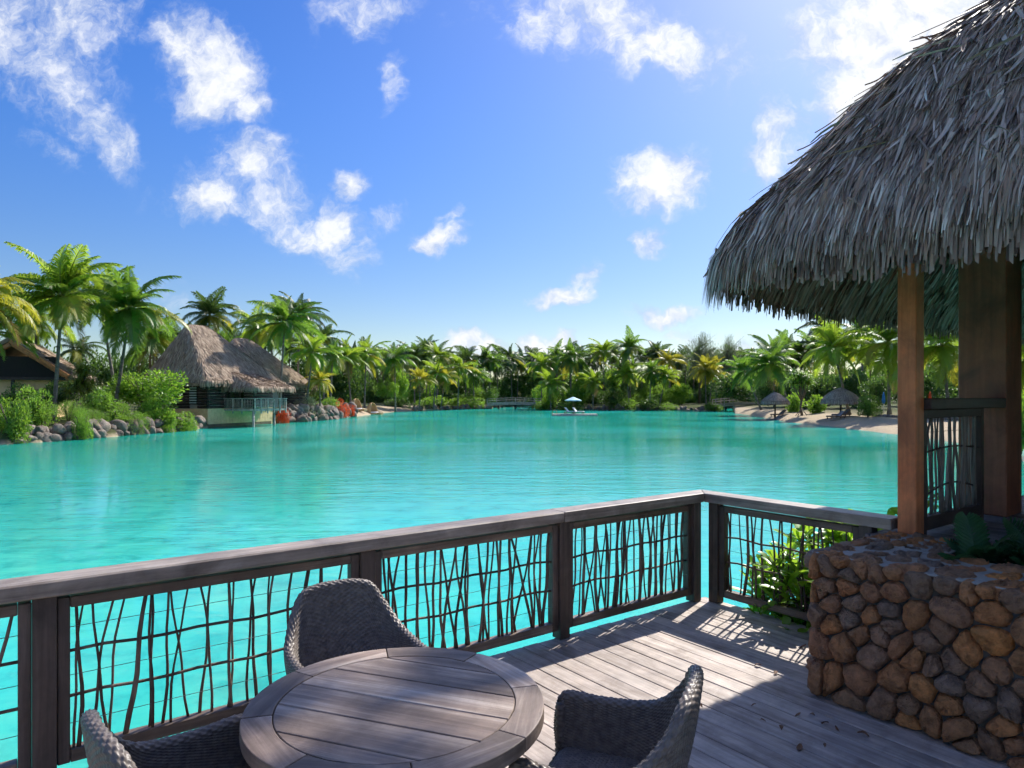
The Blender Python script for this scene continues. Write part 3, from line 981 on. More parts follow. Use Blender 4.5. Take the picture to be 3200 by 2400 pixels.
# ------------------------------------------------------------------ field-stone wall
def voronoi_cells(pts, x0, x1, y0, y1):
    cells = []
    for i, p in enumerate(pts):
        poly = [(x0, y0), (x1, y0), (x1, y1), (x0, y1)]
        for j, q in enumerate(pts):
            if i == j or (p[0] - q[0]) ** 2 + (p[1] - q[1]) ** 2 > .6: continue
            mx, my = (p[0] + q[0]) / 2, (p[1] + q[1]) / 2
            nx, ny = q[0] - p[0], q[1] - p[1]
            out = []
            for k in range(len(poly)):
                a, b = poly[k], poly[(k + 1) % len(poly)]
                da = (a[0] - mx) * nx + (a[1] - my) * ny; db = (b[0] - mx) * nx + (b[1] - my) * ny
                if da <= 0: out.append(a)
                if (da < 0) != (db < 0):
                    t = da / (da - db); out.append((a[0] + (b[0] - a[0]) * t, a[1] + (b[1] - a[1]) * t))
            poly = out
            if len(poly) < 3: break
        cells.append(poly)
    return cells


def stone_from_cell(poly, gap, depth, sink=.05):
    "a rounded stone that fills a cell of the wall; height axis is +z"
    c = np.mean(poly, axis=0)
    P = np.array(poly, float)
    area_r = math.sqrt(abs(sum(P[i - 1][0] * P[i][1] - P[i][0] * P[i - 1][1] for i in range(len(P)))) / 2 / math.pi)
    s = max(.3, 1 - gap / max(area_r, .02))
    P = c + (P - c) * s
    for _ in range(2):
        Q = []
        for i in range(len(P)):
            a, b = P[i], P[(i + 1) % len(P)]
            Q += [a * .80 + b * .20, a * .20 + b * .80]
        P = np.array(Q)
    n = len(P)
    if n > 28: P = P[::2]; n = len(P)
    jr = 1 + rng.normal(0, .022, n)
    dep = depth * random.uniform(.65, 1.25)
    tilt = (random.uniform(-.22, .22), random.uniform(-.22, .22))
    V = []
    rings = [(1.0, -sink), (1.0, 0.0), (.965, .46 * dep), (.84, .82 * dep), (.52, .98 * dep)]
    for k, (f, z) in enumerate(rings):
        for i in range(n):
            xy = c + (P[i] - c) * f * jr[i]
            off = xy - c
            zz = z + ((off[0] * tilt[0] + off[1] * tilt[1]) if k >= 2 else 0) + (rng.normal(0, .0055) if k >= 2 else 0)
            V.append((xy[0], xy[1], zz))
    V.append((c[0], c[1], dep))
    F = []
    for k in range(len(rings) - 1):
        for i in range(n):
            F.append((k * n + i, k * n + (i + 1) % n, (k + 1) * n + (i + 1) % n, (k + 1) * n + i))
    t = (len(rings) - 1) * n
    for i in range(n):
        F.append((t + i, t + (i + 1) % n, len(V) - 1))
    return V, F


def scatter(n, x0, x1, y0, y1, it=8):
    pts = []
    tries = 0
    rmin = .62 * math.sqrt((x1 - x0) * (y1 - y0) / n)
    while len(pts) < n and tries < 6000:
        tries += 1
        q = (random.uniform(x0, x1), random.uniform(y0, y1))
        if all((q[0] - w[0]) ** 2 + ((q[1] - w[1]) * 1.15) ** 2 > (rmin * random.uniform(.35, 1.45)) ** 2 for w in pts): pts.append(q)
    for k in range(it):
        cells = voronoi_cells(pts, x0, x1, y0, y1)
        mix = .55
        pts = [((1 - mix) * p[0] + mix * float(np.mean([c[0] for c in cell])), (1 - mix) * p[1] + mix * float(np.mean([c[1] for c in cell]))) if len(cell) > 2 else p for p, cell in zip(pts, cells)]
    return pts


def build_wall():
    random.seed(21)
    w = thing('stone_wall', 'low wall of rounded brown field stones in pale mortar beside the deck', 'stone wall', O, RZ)
    u0, u1, v0, v1, h = -.945, -.40, -1.52, -5.0, .84
    # mortar core: front arm and end arm of the planter
    mb = MB()
    mb.box(u0 + .03, u1, v1, v0 - .03, -.06, h - .02)
    ob('mortar', mb.me('mortar', M['mortar']), w)
    ob('mortar_cap', box(u0 + .02, u1, v1, v0 - .02, h - .018, h - .006, M['mortar_top'], .004), w)
    ob('mortar_cap', box(u1 + .002, .075, -2.02, v0 - .02, h - .018, h - .006, M['mortar_top'], .004), w)
    ob('mortar', box(u1 + .002, .075, -2.02, v0 - .03, -.9, h - .02, M['mortar'], .02), w)
    def add(V, F, fn):
        me = mk('stone', [fn(*q) for q in V], F, M['stone'], True)
        ob('stone', me, w)
    # front face (towards -u): plane coords a = -v, b = z
    L = v0 - v1
    pts = scatter(205, 0, L, 0, h, 1)
    for c in voronoi_cells(pts, 0, L, 0, h):
        if len(c) < 3: continue
        V, F = stone_from_cell(c, .0042, .06)
        add(V, F, lambda a, b, z: (u0 + .03 - z, v0 - a, b))
    # end face (towards +v): a = u - u0
    L2 = .075 - u0
    pts = scatter(44, 0, L2, 0, h, 3)
    for c in voronoi_cells(pts, 0, L2, 0, h):
        if len(c) < 3: continue
        V, F = stone_from_cell(c, .003, .06)
        add(V, F, lambda a, b, z: (u0 + a, v0 - .03 + z, b))
    # top: cap stones, flatter with more mortar
    pts = scatter(70, u0, u1, v1, v0, 4)
    for c in voronoi_cells(pts, u0, u1, v1, v0):
        if len(c) < 3: continue
        V, F = stone_from_cell(c, .013, .026, .05)
        add(V, F, lambda a, b, z: (a, b, h - .02 + z))
    pts = scatter(24, u1, .075, -2.02, v0, 4)
    for c in voronoi_cells(pts, u1, .075, -2.02, v0):
        if len(c) < 3: continue
        V, F = stone_from_cell(c, .013, .026, .05)
        add(V, F, lambda a, b, z: (a, b, h - .02 + z))
    # planter soil
    ob('planter_soil', box(u1 + .002, .016, -4.9, -2.022, .2, .70, M['soil'], .03), w)


build_wall()


# ------------------------------------------------------------------ round table
def build_table():
    C = Vector((-.380, 2.262, 1.25))
    t = thing('round_table', 'round weathered slatted timber table with segmented rim on the deck', 'table', C, R(-19.9))
    ztop, th, ri, ro_ = .74, .045, .392, .486
    # slats cut to the circle
    w = .1545
    y = -.392
    k = 0
    rr = ri - .003
    ys = [-.392, -.305, -.150, .005, .160, .315, .392]
    for a, b in zip(ys[:-1], ys[1:]):
        a2, b2 = a + .0022, b - .0022
        out = []
        yy = np.linspace(a2, b2, 9)
        right = [(math.sqrt(max(rr * rr - v * v, 0)), v) for v in yy]
        left = [(-x, v) for x, v in reversed(right)]
        poly = right + left
        n = len(poly)
        V = [(x, v, ztop - th) for x, v in poly] + [(x, v, ztop - .004 * 0) for x, v in poly]
        F = [tuple(range(n, 2 * n)), tuple(reversed(range(n)))] + [(i, (i + 1) % n, n + (i + 1) % n, n + i) for i in range(n)]
        o = ob('slat', mk('slat', V, F, M['table_x']), t)
        bv = o.modifiers.new('bevel', 'BEVEL'); bv.width = .0025; bv.segments = 1; bv.limit_method = 'ANGLE'
    # rim segments
    n = 12
    g = .0035
    V = []
    for z in (ztop - th, ztop + .001):
        for rad, gg in ((ri, g / ri), (ro_, g / ro_)):
            for i in range(n + 1):
                an = gg / 2 + (math.pi / 4 - gg) * i / n - math.pi / 8
                V.append((rad * math.cos(an), rad * math.sin(an), z))
    m = n + 1
    F = []
    for i in range(n):
        F += [(2 * m + i, 3 * m + i, 3 * m + i + 1, 2 * m + i + 1), (i, i + 1, m + i + 1, m + i), (m + i, m + i + 1, 3 * m + i + 1, 3 * m + i), (i + 1, i, 2 * m + i, 2 * m + i + 1)]
    F += [(0, m, 3 * m, 2 * m), (n, 2 * m + n, 3 * m + n, m + n)]
    me = mk('rim_segment', V, F, M['table_y'])
    for k in range(8):
        o = ob('rim_segment', me, t, (0, 0, 0), (0, 0, R(14.8 + 19.9 + 22.5 + 45 * k)))
        bv = o.modifiers.new('bevel', 'BEVEL'); bv.width = .003; bv.segments = 2; bv.limit_method = 'ANGLE'
    # apron and pedestal legs
    ap = MB()
    ap.box(-.36, .36, -.05, .05, ztop - th - .075, ztop - th - .002); ap.box(-.05, .05, -.36, -.051, ztop - th - .075, ztop - th - .002); ap.box(-.05, .05, .051, .36, ztop - th - .075, ztop - th - .002)
    ob('under_frame', ap.me('under_frame', M['table_x']), t)
    for k in range(4):
        a = R(45 + 90 * k)
        c, s = math.cos(a), math.sin(a)
        V = []
        for z, r0 in ((0.0, .33), (ztop - th - .08, .17)):
            for dx, dy in ((-.045, -.05), (.045, -.05), (.045, .05), (-.045, .05)):
                V.append(((r0 + dx) * c - dy * s, (r0 + dx) * s + dy * c, z))
        ob('leg', mk('leg', V, [(0, 3, 2, 1), (4, 5, 6, 7), (0, 1, 5, 4), (1, 2, 6, 5), (2, 3, 7, 6), (3, 0, 4, 7)], M['rail_z']), t)
    ob('foot_ring', box(-.18, .18, -.18, .18, .12, .17, M['table_x'], .005), t)


build_table()


# ------------------------------------------------------------------ woven chairs
def catmull(P, n):
    P = np.array(P, float)
    Q = np.concatenate([2 * P[:1] - P[1:2], P, 2 * P[-1:] - P[-2:-1]])
    out = []
    m = len(P) - 1
    for t in np.linspace(0, m, n):
        i = min(int(t), m - 1); f = t - i
        p0, p1, p2, p3 = Q[i], Q[i + 1], Q[i + 2], Q[i + 3]
        out.append(.5 * ((2 * p1) + (-p0 + p2) * f + (2 * p0 - 5 * p1 + 4 * p2 - p3) * f * f + (-p0 + 3 * p1 - 3 * p2 + p3) * f ** 3))
    return np.array(out)


def grid_normals(G):
    du = np.gradient(G, axis=0); dv = np.gradient(G, axis=1)
    N = np.cross(du, dv)
    return N / (np.linalg.norm(N, axis=2, keepdims=True) + 1e-9)


def weave(G, cols, rows, amp):
    na, nb = G.shape[:2]
    a = np.linspace(0, cols, na)[:, None]; b = np.linspace(0, rows, nb)[None, :]
    r = np.floor(b); fr = b - r
    h = np.sqrt(np.clip(np.sin(np.pi * fr), 0, 1)) * (.5 + .5 * np.cos(np.pi * (a + r)))
    N = grid_normals(G)
    return G + N * (amp * h)[:, :, None]


def grid_mesh(name, G, mat):
    na, nb = G.shape[:2]
    idx = np.arange(na * nb).reshape(na, nb)
    F = np.stack([idx[:-1, :-1], idx[1:, :-1], idx[1:, 1:], idx[:-1, 1:]], -1).reshape(-1, 4)
    return mk(name, G.reshape(-1, 3), F, mat, True)


def build_chairs():
    half = [(.255, .250, .585), (.235, .262, .625), (.10, .272, .618), (-.05, .270, .628), (-.13, .252, .662), (-.205, .214, .745), (-.245, .168, .822), (-.262, .090, .846)]
    rim = half + [(-.266, 0, .849)] + [(x, -y, z) for x, y, z in reversed(half)]
    hb = [(.250, .225, .42), (.235, .228, .42), (.10, .235, .42), (-.03, .225, .42), (-.10, .200, .42), (-.145, .155, .42), (-.165, .105, .42), (-.175, .05, .42)]
    bot = hb + [(-.178, 0, .42)] + [(x, -y, z) for x, y, z in reversed(hb)]
    na = 330
    rimc, botc = catmull(rim, na), catmull(bot, na)
    # resample evenly along the rim
    seg = np.concatenate([[0], np.cumsum(np.linalg.norm(np.diff(rimc, axis=0), axis=1))])
    tt = np.interp(np.linspace(0, seg[-1], na), seg, np.arange(na))
    rs = lambda A: np.stack([np.interp(tt, np.arange(na), A[:, k]) for k in range(3)], 1)
    rimc, botc = rs(rimc), rs(botc)
    # outward direction in plan
    tan = np.gradient(rimc[:, :2], axis=0); out = np.stack([tan[:, 1], -tan[:, 0]], 1)
    out /= np.linalg.norm(out, axis=1, keepdims=True)
    if (out[na // 2] @ np.array([-1, 0])) < 0: out = -out
    thick = .019
    cols = []
    nb = 48
    for k in range(nb):                                  # inside, from the seat up to the rim
        t = k / (nb - 1)
        s = t ** 1.0
        p = botc * (1 - s) + rimc * s
        p[:, :2] += out * (.012 * math.sin(math.pi * t) - thick)
        p[:, 2] = botc[:, 2] * (1 - s) + (rimc[:, 2] - thick) * s
        cols.append(p)
    for k in range(1, 9):                                # over the rolled rim
        a = math.pi * (1 - k / 9)
        p = rimc.copy(); p[:, :2] += out * (thick * math.cos(a)); p[:, 2] += thick * math.sin(a) - thick
        cols.append(p)
    nb2 = 62
    for k in range(nb2):                                 # outside, from the rim down below the seat
        t = 1 - k / (nb2 - 1) * 1.32
        s = t
        p = botc * (1 - s) + rimc * s
        if t < 0: p[:, :2] = botc[:, :2] * (1 + .25 * t)
        p[:, :2] += out * (.012 * math.sin(math.pi * max(t, 0)) + thick)
        p[:, 2] = botc[:, 2] * (1 - s) + (rimc[:, 2] - thick) * s
        if t < 0: p[:, 2] = .42 + t * .30
        cols.append(p)
    G = np.stack(cols, 1)
    # upsample rows
    nbt = 270
    f = np.linspace(0, G.shape[1] - 1, nbt); i0 = np.minimum(f.astype(int), G.shape[1] - 2); fr = (f - i0)[None, :, None]
    G = G[:, i0] * (1 - fr) + G[:, i0 + 1] * fr
    shell = grid_mesh('shell', weave(G, 90, 94, -.0060), M['wicker'])
    # seat
    n1, n2 = 110, 130
    X = np.linspace(-.19, .255, n1); Gs = np.zeros((n1, n2, 3))
    for i, x in enumerate(X):
        hw = .215 if x > -.03 else .215 * math.sqrt(max(0.0, 1 - ((x + .03) / -.165) ** 2)) + .01
        hw = max(hw, .03)
        for j in range(n2):
            s = -1 + 2 * j / (n2 - 1)
            Gs[i, j] = (x, s * hw, .438 + .010 * (1 - s * s) - (.03 * max(0, (x - .20) / .055) ** 2))
    seat = grid_mesh('seat', weave(Gs, 30, 46, .0058), M['wicker'])
    # front apron and arm ends
    n1, n2 = 90, 40
    Ga = np.zeros((n1, n2, 3))
    for i in range(n1):
        y = -.228 + .456 * i / (n1 - 1)
        for j in range(n2):
            t = j / (n2 - 1)
            Ga[i, j] = (.252 + .012 * math.sin(math.pi * t), y, .425 - .10 * t)
    apron = grid_mesh('apron', weave(Ga, 24, 10, -.005), M['wicker'])
    trims = []
    for side in (0, -1):
        a, b = G[side, 0], rimc[side]
        pts = []
        for k in range(40):
            t = k / 39
            q = botc[side] * (1 - t) + rimc[side] * t
            pts.append((q[0], q[1], .33 + (rimc[side][2] - thick * .2 - .33) * t))
        rad = [.0215 + .003 * math.sin(k * 2.1) for k in range(40)]
        trims.append(tube('arm_end', pts, rad, M['wicker'], 10))
    ring = []
    pts = [tuple(rimc[i] + np.array([0, 0, -.004])) for i in range(0, na, 1)]
    legs = []
    for x, y in ((.215, .195), (.215, -.195), (-.175, .15), (-.175, -.15)):
        legs.append(tube('leg', [(x * 1.08, y * 1.06, 0), (x, y, .36)], [.016, .024], M['wicker'], 10))
    spec = [('grey woven armchair tucked between table and long railing', (-.72, 3.10), R(-93 + 36.7 - 3)),
            ('grey woven armchair with its back to the stone wall, right of the table', (.335, 2.275), math.atan2(.36, -.93)),
            ('grey woven armchair left of the table, cut off by the picture edge', (-.945, 2.055), math.atan2(.69, .73))]
    for lab, (X, Y), rz in spec:
        c = thing('woven_armchair', lab, 'chair', (X, Y, 1.25), rz, 'woven armchairs round the table')
        ob('shell', shell, c); ob('seat', seat, c); ob('apron', apron, c)
        for m in trims: ob('arm_end', m, c)
        for m in legs: ob('leg', m, c)


build_chairs()


# ------------------------------------------------------------------ plants
def frond_mesh(name, elev, droop, mat, pairs=46, seed=0, llen=.31, width=.0105):
    "a palm leaf of unit length: arched midrib with drooping leaflets on both sides; grows along +x"
    rd = random.Random(seed)
    V, F = [], []
    n = 14
    pts = []
    x, z, a = 0.0, 0.0, elev
    for k in range(n + 1):
        pts.append((x, z, a)); x += math.cos(a) / n; z += math.sin(a) / n; a -= droop / n * (.5 + 1.1 * k / n)
    side = rd.uniform(-.08, .08)
    def at(t):
        f = t * n; i = min(int(f), n - 1); f -= i
        p, q = pts[i], pts[i + 1]
        return p[0] + (q[0] - p[0]) * f, side * t * t, p[1] + (q[1] - p[1]) * f, p[2] + (q[2] - p[2]) * f
    for k in range(n):
        b = len(V)
        for t in (k / n, (k + 1) / n):
            X, Y, Z, A = at(min(t, .999)); w = .011 * (1 - t) + .002
            V += [(X, Y - w, Z), (X, Y + w, Z), (X, Y, Z - w)]
        F += [(b, b + 1, b + 4, b + 3), (b + 1, b + 2, b + 5, b + 4), (b + 2, b, b + 3, b + 5)]
    nr = len(F)
    for k in range(pairs):
        t = .10 + .89 * k / (pairs - 1)
        X, Y, Z, A = at(min(t, .995))
        prof = min(1.0, .55 + (t - .1) * 3.2) * (1.0 - .72 * max(0, (t - .45) / .55) ** 1.3)
        for s in (-1, 1):
            L = llen * prof * rd.uniform(.85, 1.12)
            fw = rd.uniform(.35, .62) + .5 * t                       # how far the leaflet points to the tip
            dr = rd.uniform(.35, 1.05)
            ca, sa = math.cos(A), math.sin(A)
            fx, fz = ca, sa
            ux, uz = -sa, ca
            cf, sf = math.cos(fw), math.sin(fw)
            p = [(X, Y, Z)]
            d0 = (fx * sf + ux * .25, s * cf, fz * sf + uz * .25)
            mxp = (X + d0[0] * L * .5, Y + d0[1] * L * .5, Z + d0[2] * L * .5 - .02 * L)
            tip = (mxp[0] + d0[0] * L * .42, mxp[1] + d0[1] * L * .42, mxp[2] + d0[2] * L * .3 - L * .5 * dr)
            wv = (fx * width, 0, fz * width)
            b = len(V)
            V += [(X - wv[0] * .6, Y, Z - wv[2] * .6), (X + wv[0] * .6, Y, Z + wv[2] * .6),
                  (mxp[0] - wv[0], mxp[1], mxp[2] - wv[2]), (mxp[0] + wv[0], mxp[1], mxp[2] + wv[2]), tip]
            F += [(b, b + 1, b + 3, b + 2), (b + 2, b + 3, b + 4)]
    me = bpy.data.meshes.new(name)
    me.from_pydata(V, [], F); me.update()
    me.materials.append(mat); me.materials.append(M['rachis'])
    me.polygons.foreach_set('material_index', [1] * nr + [0] * (len(F) - nr))
    return me


FR = {}
ELEV = [(84, 28), (70, 52), (54, 66), (37, 72), (19, 70), (0, 60), (-26, 42), (-55, 18)]
for tone in ('deep', 'mid', 'yellow', 'dark'):
    FR[tone] = [frond_mesh('frond', R(e), R(dr), M['frond_' + tone], 72, 3 + i) for i, (e, dr) in enumerate(ELEV)]
FR['dead'] = frond_mesh('frond', R(-55), R(25), M['frond_dead'], 34, 99)


def palm(label, cx, cy, bx, d, rad, tone, nf=22, group=None, bow=0.0, db=None, name='palm_tree', seed=None):
    rd = random.Random(seed if seed is not None else int(cx * 13 + cy * 7 + d))
    Xc, Zc = px(cx, d), pz(cy, d)
    d2 = d if db is None else db
    Xb = px(bx, d2)
    Zb = ground_z(Xb, d2) - .1
    t = thing(name, label, 'palm tree', (Xb, d2, Zb), 0, group)
    dx, dy, dz = Xc - Xb, d - d2, Zc - Zb
    n = 12
    pts, rads = [], []
    for k in range(n + 1):
        s = k / n
        e = s ** 1.25
        pts.append((dx * (s * (1 - bow) + bow * s * s) , dy * s, dz * s))
        rads.append((.155 * (1 - .45 * s) + (.10 * (1 - s * 9) if s < .11 else 0)) * (1.06 if k % 2 else .97) * (rad / 4.4) ** .4)
    ob('trunk', tube('trunk', pts, rads, M['trunk'], 8), t)
    top = Vector(pts[-1])
    heart = []
    fr = FR[tone]
    a0 = rd.uniform(0, 6.28)
    lean = rd.uniform(-.12, .12); lean2 = .10 + rd.uniform(-.05, .08)       # the trade wind bends the crown to the right
    nf = int(nf * 1.3)
    for i in range(nf):
        s = (i + .5) / nf
        v = min(7, max(0, int(s ** .85 * 7.4 + rd.uniform(-.6, .6))))
        me = fr[v]
        if v == 7 and rd.random() < .55: me = FR['dead']
        elif v >= 5 and rd.random() < .22: me = FR['yellow'][v]
        sc = rad * rd.uniform(.70, 1.10) * (.72 if v == 0 else (1.0 if v < 6 else .86))
        ob('frond', me, t, top, (lean + rd.gauss(0, .2), lean2 + rd.gauss(0, .16), a0 + i * 2.39996 + rd.uniform(-.45, .45)), sc)
    return t


LEFTG, FARG, BACKG = 'palms around the left bungalows', 'palms along the far shore', 'dark palms in the back row of the far shore'
RIGHTG = 'palms along the right beach'
PALMS = [
    # label, crown x, crown y, foot x, distance, frond length, tone, fronds, group
    ('tall palm with pale curved trunk before the orange gable boards', 195, 928, 168, 52, 4.8, 'mid', 30, LEFTG),
    ('palm leaning right between orange gable and hipped thatch bungalow', 405, 965, 352, 57, 4.9, 'deep', 30, LEFTG),
    ('half hidden palm just behind the two leftmost full palms', 312, 945, 372, 62, 4.6, 'mid', 24, LEFTG),
    ('yellowish palm whose fronds enter at the left picture edge', -75, 925, -60, 44, 4.2, 'yellow', 24, LEFTG),
    ('low palm at the left edge in front of the orange gable roof', -40, 1040, -50, 48, 3.6, 'mid', 20, LEFTG),
    ('palm filling the gap over the gable house roof, behind the curved trunk', 110, 985, 120, 64, 4.4, 'mid', 24, LEFTG),
    ('low leafy palm just left of the bungalow hip, behind the leaning palm', 470, 1060, 470, 72, 4.2, 'deep', 24, LEFTG),
    ('dark palm crown rising just behind the bungalow roof peak', 655, 985, 640, 92, 4.9, 'dark', 24, LEFTG),
    ('tall palm with slender bare trunk in front of the second thatch roof', 890, 1008, 866, 76, 4.7, 'deep', 26, LEFTG),
    ('palm close behind the tall slender one over the second thatch roof', 936, 990, 928, 86, 4.5, 'dark', 22, LEFTG),
    ('light green palm crown between the bungalow peak and the second roof', 800, 1022, 800, 98, 4.6, 'mid', 20, LEFTG),
    ('shadowy palm low behind the ridge of the second thatch roof', 848, 1048, 850, 104, 4.2, 'deep', 18, LEFTG),
    ('small palm with yellow fronds beside the right slope of second roof', 977, 1102, 955, 82, 3.7, 'mid', 22, LEFTG),
    ('palm right of the second roof, over the flowering shrubs', 1039, 1116, 1032, 95, 3.9, 'deep', 22, LEFTG),
    ('young feathery palm low beside the second roof eave', 1000, 1190, 1000, 84, 2.8, 'yellow', 18, LEFTG),
    ('palm with spreading crown left of the rattan daybeds', 1084, 1116, 1098, 114, 4.3, 'mid', 22, FARG),
    ('tall palm standing over the two small yellow palms', 1144, 1110, 1139, 120, 4.8, 'mid', 22, FARG),
    ('tall palm rising above the left sand beach', 1233, 1120, 1236, 128, 4.9, 'deep', 22, FARG),
    ('dark palm in the second row above the left beach', 1293, 1118, 1296, 152, 5.2, 'dark', 20, FARG),
    ('high palm at the right end of the left group', 1367, 1112, 1364, 152, 5.4, 'mid', 22, FARG),
    ('palm crown wedged between two taller ones above the left beach', 1333, 1100, 1333, 162, 4.8, 'dark', 18, FARG),
    ('yellow palm with short trunk at the left end of the far bank', 1313, 1185, 1310, 137, 3.8, 'yellow', 20, FARG),
    ('light green palm with two thin neighbours on the far bank', 1365, 1168, 1352, 142, 4.5, 'mid', 20, FARG),
    ('thin palm pressed against the light green one on the far bank', 1392, 1180, 1371, 144, 4.0, 'yellow', 18, FARG),
    ('palm with clear straight trunk left of the left footbridge', 1435, 1150, 1430, 152, 4.8, 'mid', 22, FARG),
    ('palm with arching fronds right of the straight trunked one by the left footbridge', 1479, 1170, 1482, 158, 4.7, 'deep', 20, FARG),
    ('low bright palm at the right end of the left footbridge', 1720, 1203, 1722, 146, 4.4, 'mid', 22, FARG),
    ('full palm left of the pale blue parasol', 1691, 1140, 1694, 154, 4.7, 'mid', 22, FARG),
    ('palm behind and left of the tallest crown over the parasol', 1740, 1112, 1742, 164, 4.8, 'deep', 20, FARG),
    ('big palm crown straight above the pale blue parasol', 1783, 1114, 1785, 154, 5.6, 'deep', 24, FARG),
    ('slender palm standing clear against the sky right of the parasol', 1887, 1098, 1887, 158, 4.5, 'mid', 20, FARG),
    ('short leafy palm on the bank right of the float', 1855, 1194, 1852, 147, 4.3, 'mid', 20, FARG),
    ('highest wind-tossed palm in the middle of the far shore', 1964, 1088, 1970, 152, 5.2, 'deep', 24, FARG),
    ('palm directly below the highest wind-tossed one', 1959, 1168, 1966, 148, 4.6, 'mid', 22, FARG),
    ('palm with dark stem left of the leaning one on the far bank', 2036, 1160, 2029, 145, 4.3, 'deep', 20, FARG),
    ('palm leaning right from the far bank with bright lower frond', 2080, 1178, 2052, 144, 4.2, 'mid', 20, FARG),
    ('pale green palm above the leaning one on the far bank', 2090, 1128, 2096, 156, 4.4, 'yellow', 20, FARG),
    ('dark tuft of palm left of the feathery casuarinas', 2054, 1104, 2056, 168, 4.4, 'dark', 18, FARG),
    ('left palm of the pale twin before the right footbridge', 2203, 1154, 2207, 142, 4.4, 'yellow', 20, FARG),
    ('right palm of the pale twin before the right footbridge', 2228, 1164, 2216, 143, 4.3, 'yellow', 20, FARG),
    ('palm leaning left over the right footbridge', 2325, 1160, 2379, 108, 4.2, 'deep', 22, RIGHTG),
    ('big palm leaning left beside the smaller beach parasol', 2409, 1136, 2479, 92, 5.0, 'deep', 24, RIGHTG),
    ('dark palm behind the big leaning one on the right beach', 2501, 1110, 2510, 118, 4.8, 'dark', 20, RIGHTG),
    ('big palm whose trunk crosses the larger beach parasol', 2607, 1090, 2655, 76, 5.3, 'mid', 26, RIGHTG),
    ('dark palm top peeping over the big one by the larger parasol', 2578, 1018, 2590, 112, 5.0, 'dark', 20, RIGHTG),
    ('palm between the larger beach parasol and the pavilion post', 2690, 1046, 2700, 104, 5.4, 'deep', 22, RIGHTG),
    ('broad palm hanging long fronds just left of the pavilion post', 2775, 1070, 2779, 72, 5.8, 'mid', 24, RIGHTG),
    ('palm seen between pavilion post and thick column', 2945, 1078, 2965, 66, 5.2, 'mid', 24, RIGHTG),
    ('palm behind the thick column of the pavilion', 3110, 1100, 3120, 70, 5.0, 'deep', 20, RIGHTG),
    ('bright palm seen through the pane at the right edge', 3230, 1130, 3240, 55, 4.6, 'mid', 22, RIGHTG),
]


def build_palms():
    for (lab, cx, cy, bx, d, rad, tone, nf, g) in PALMS:
        palm(lab, cx, cy, bx, d, rad, tone, nf, g, bow=random.Random(cx).uniform(-.2, .35))
    rd = random.Random(5)
    back = [(1062, 'the red bougainvillea'), (1110, 'the nearer rattan daybed'), (1160, 'the farther rattan daybed'), (1200, 'the round bright shrub between yellow palms'), (1262, 'the open sand of the left beach'),
            (1300, 'the short yellow palm on the far bank'), (1345, 'the light green palm with thin neighbours'), (1400, 'the low shrub left of the far footbridge'), (1452, 'the straight trunked palm by the footbridge'),
            (1505, 'the dome of leaves at the footbridge'), (1535, 'the left end of the middle footbridge'), (1568, 'the left third of the middle footbridge'), (1600, 'the centre of the middle footbridge'),
            (1632, 'the right third of the middle footbridge'), (1664, 'the right end of the middle footbridge'), (1712, 'the low bright palm by the footbridge'), (1755, 'the left end of the swim float'), (1808, 'the loungers on the float'),
            (1848, 'the right end of the swim float'), (1925, 'the dark shrub right of the blue parasol'), (2005, 'the wind-tossed highest palm'), (2062, 'the far palm that leans right'), (2120, 'the tall leafy shrub on the right far bank'),
            (2168, 'the left casuarina'), (2240, 'the pale twin palms'), (2300, 'the right casuarina'), (2350, 'the right footbridge'), (2450, 'the smaller beach parasol')]
    for k, (x, lm) in enumerate(back):
        d = rd.uniform(172, 205) if 1500 < x < 1700 else rd.uniform(160, 190)
        for j in range(2 if x < 2340 else 1):
            xx = x + rd.uniform(-6, 6) + 20 * j
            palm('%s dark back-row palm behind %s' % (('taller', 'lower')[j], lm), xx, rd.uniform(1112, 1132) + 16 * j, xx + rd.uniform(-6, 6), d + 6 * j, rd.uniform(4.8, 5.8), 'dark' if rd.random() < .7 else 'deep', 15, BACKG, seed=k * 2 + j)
    left = [(560, 'the left slope of the first bungalow roof'), (610, 'the peak of the first bungalow roof'), (700, 'the right slope of the first bungalow roof'), (752, 'the ridge of the second bungalow'), (830, 'the upper slope of the second bungalow'),
            (905, 'the slender bare palm trunk'), (960, 'the lower slope of the second bungalow'), (1012, 'the cream flowering shrub'), (480, 'the glossy broadleaf shrub'), (240, 'the spiky strap-leaved plant'), (90, 'the orange gable boards')]
    for k, (x, lm) in enumerate(left):
        d = rd.uniform(104, 122)
        palm('shaded palm standing behind ' + lm, x, rd.uniform(1050, 1095), x + rd.uniform(-6, 6), d, rd.uniform(4.2, 5), 'dark' if rd.random() < .4 else 'deep', 16, 'shaded palms behind the bungalows', seed=200 + k)
    right = [(2415, 'the big left-leaning palm of the right beach'), (2470, 'the pandanus leaves'), (2545, 'the right side of the pandanus'), (2640, 'the larger beach parasol'), (2720, 'the round shrub by the larger parasol'), (2830, 'the brown pavilion post'), (2900, 'the red parasol'), (3010, 'the pavilion side railing')]
    for k, (x, lm) in enumerate(right):
        d = rd.uniform(105, 132)
        palm('shaded palm standing behind ' + lm, x, rd.uniform(1095, 1140), x + rd.uniform(-6, 6), d, rd.uniform(4.6, 5.6), 'dark' if rd.random() < .4 else 'deep', 16, 'shaded palms behind the right beach', seed=300 + k)


build_palms()


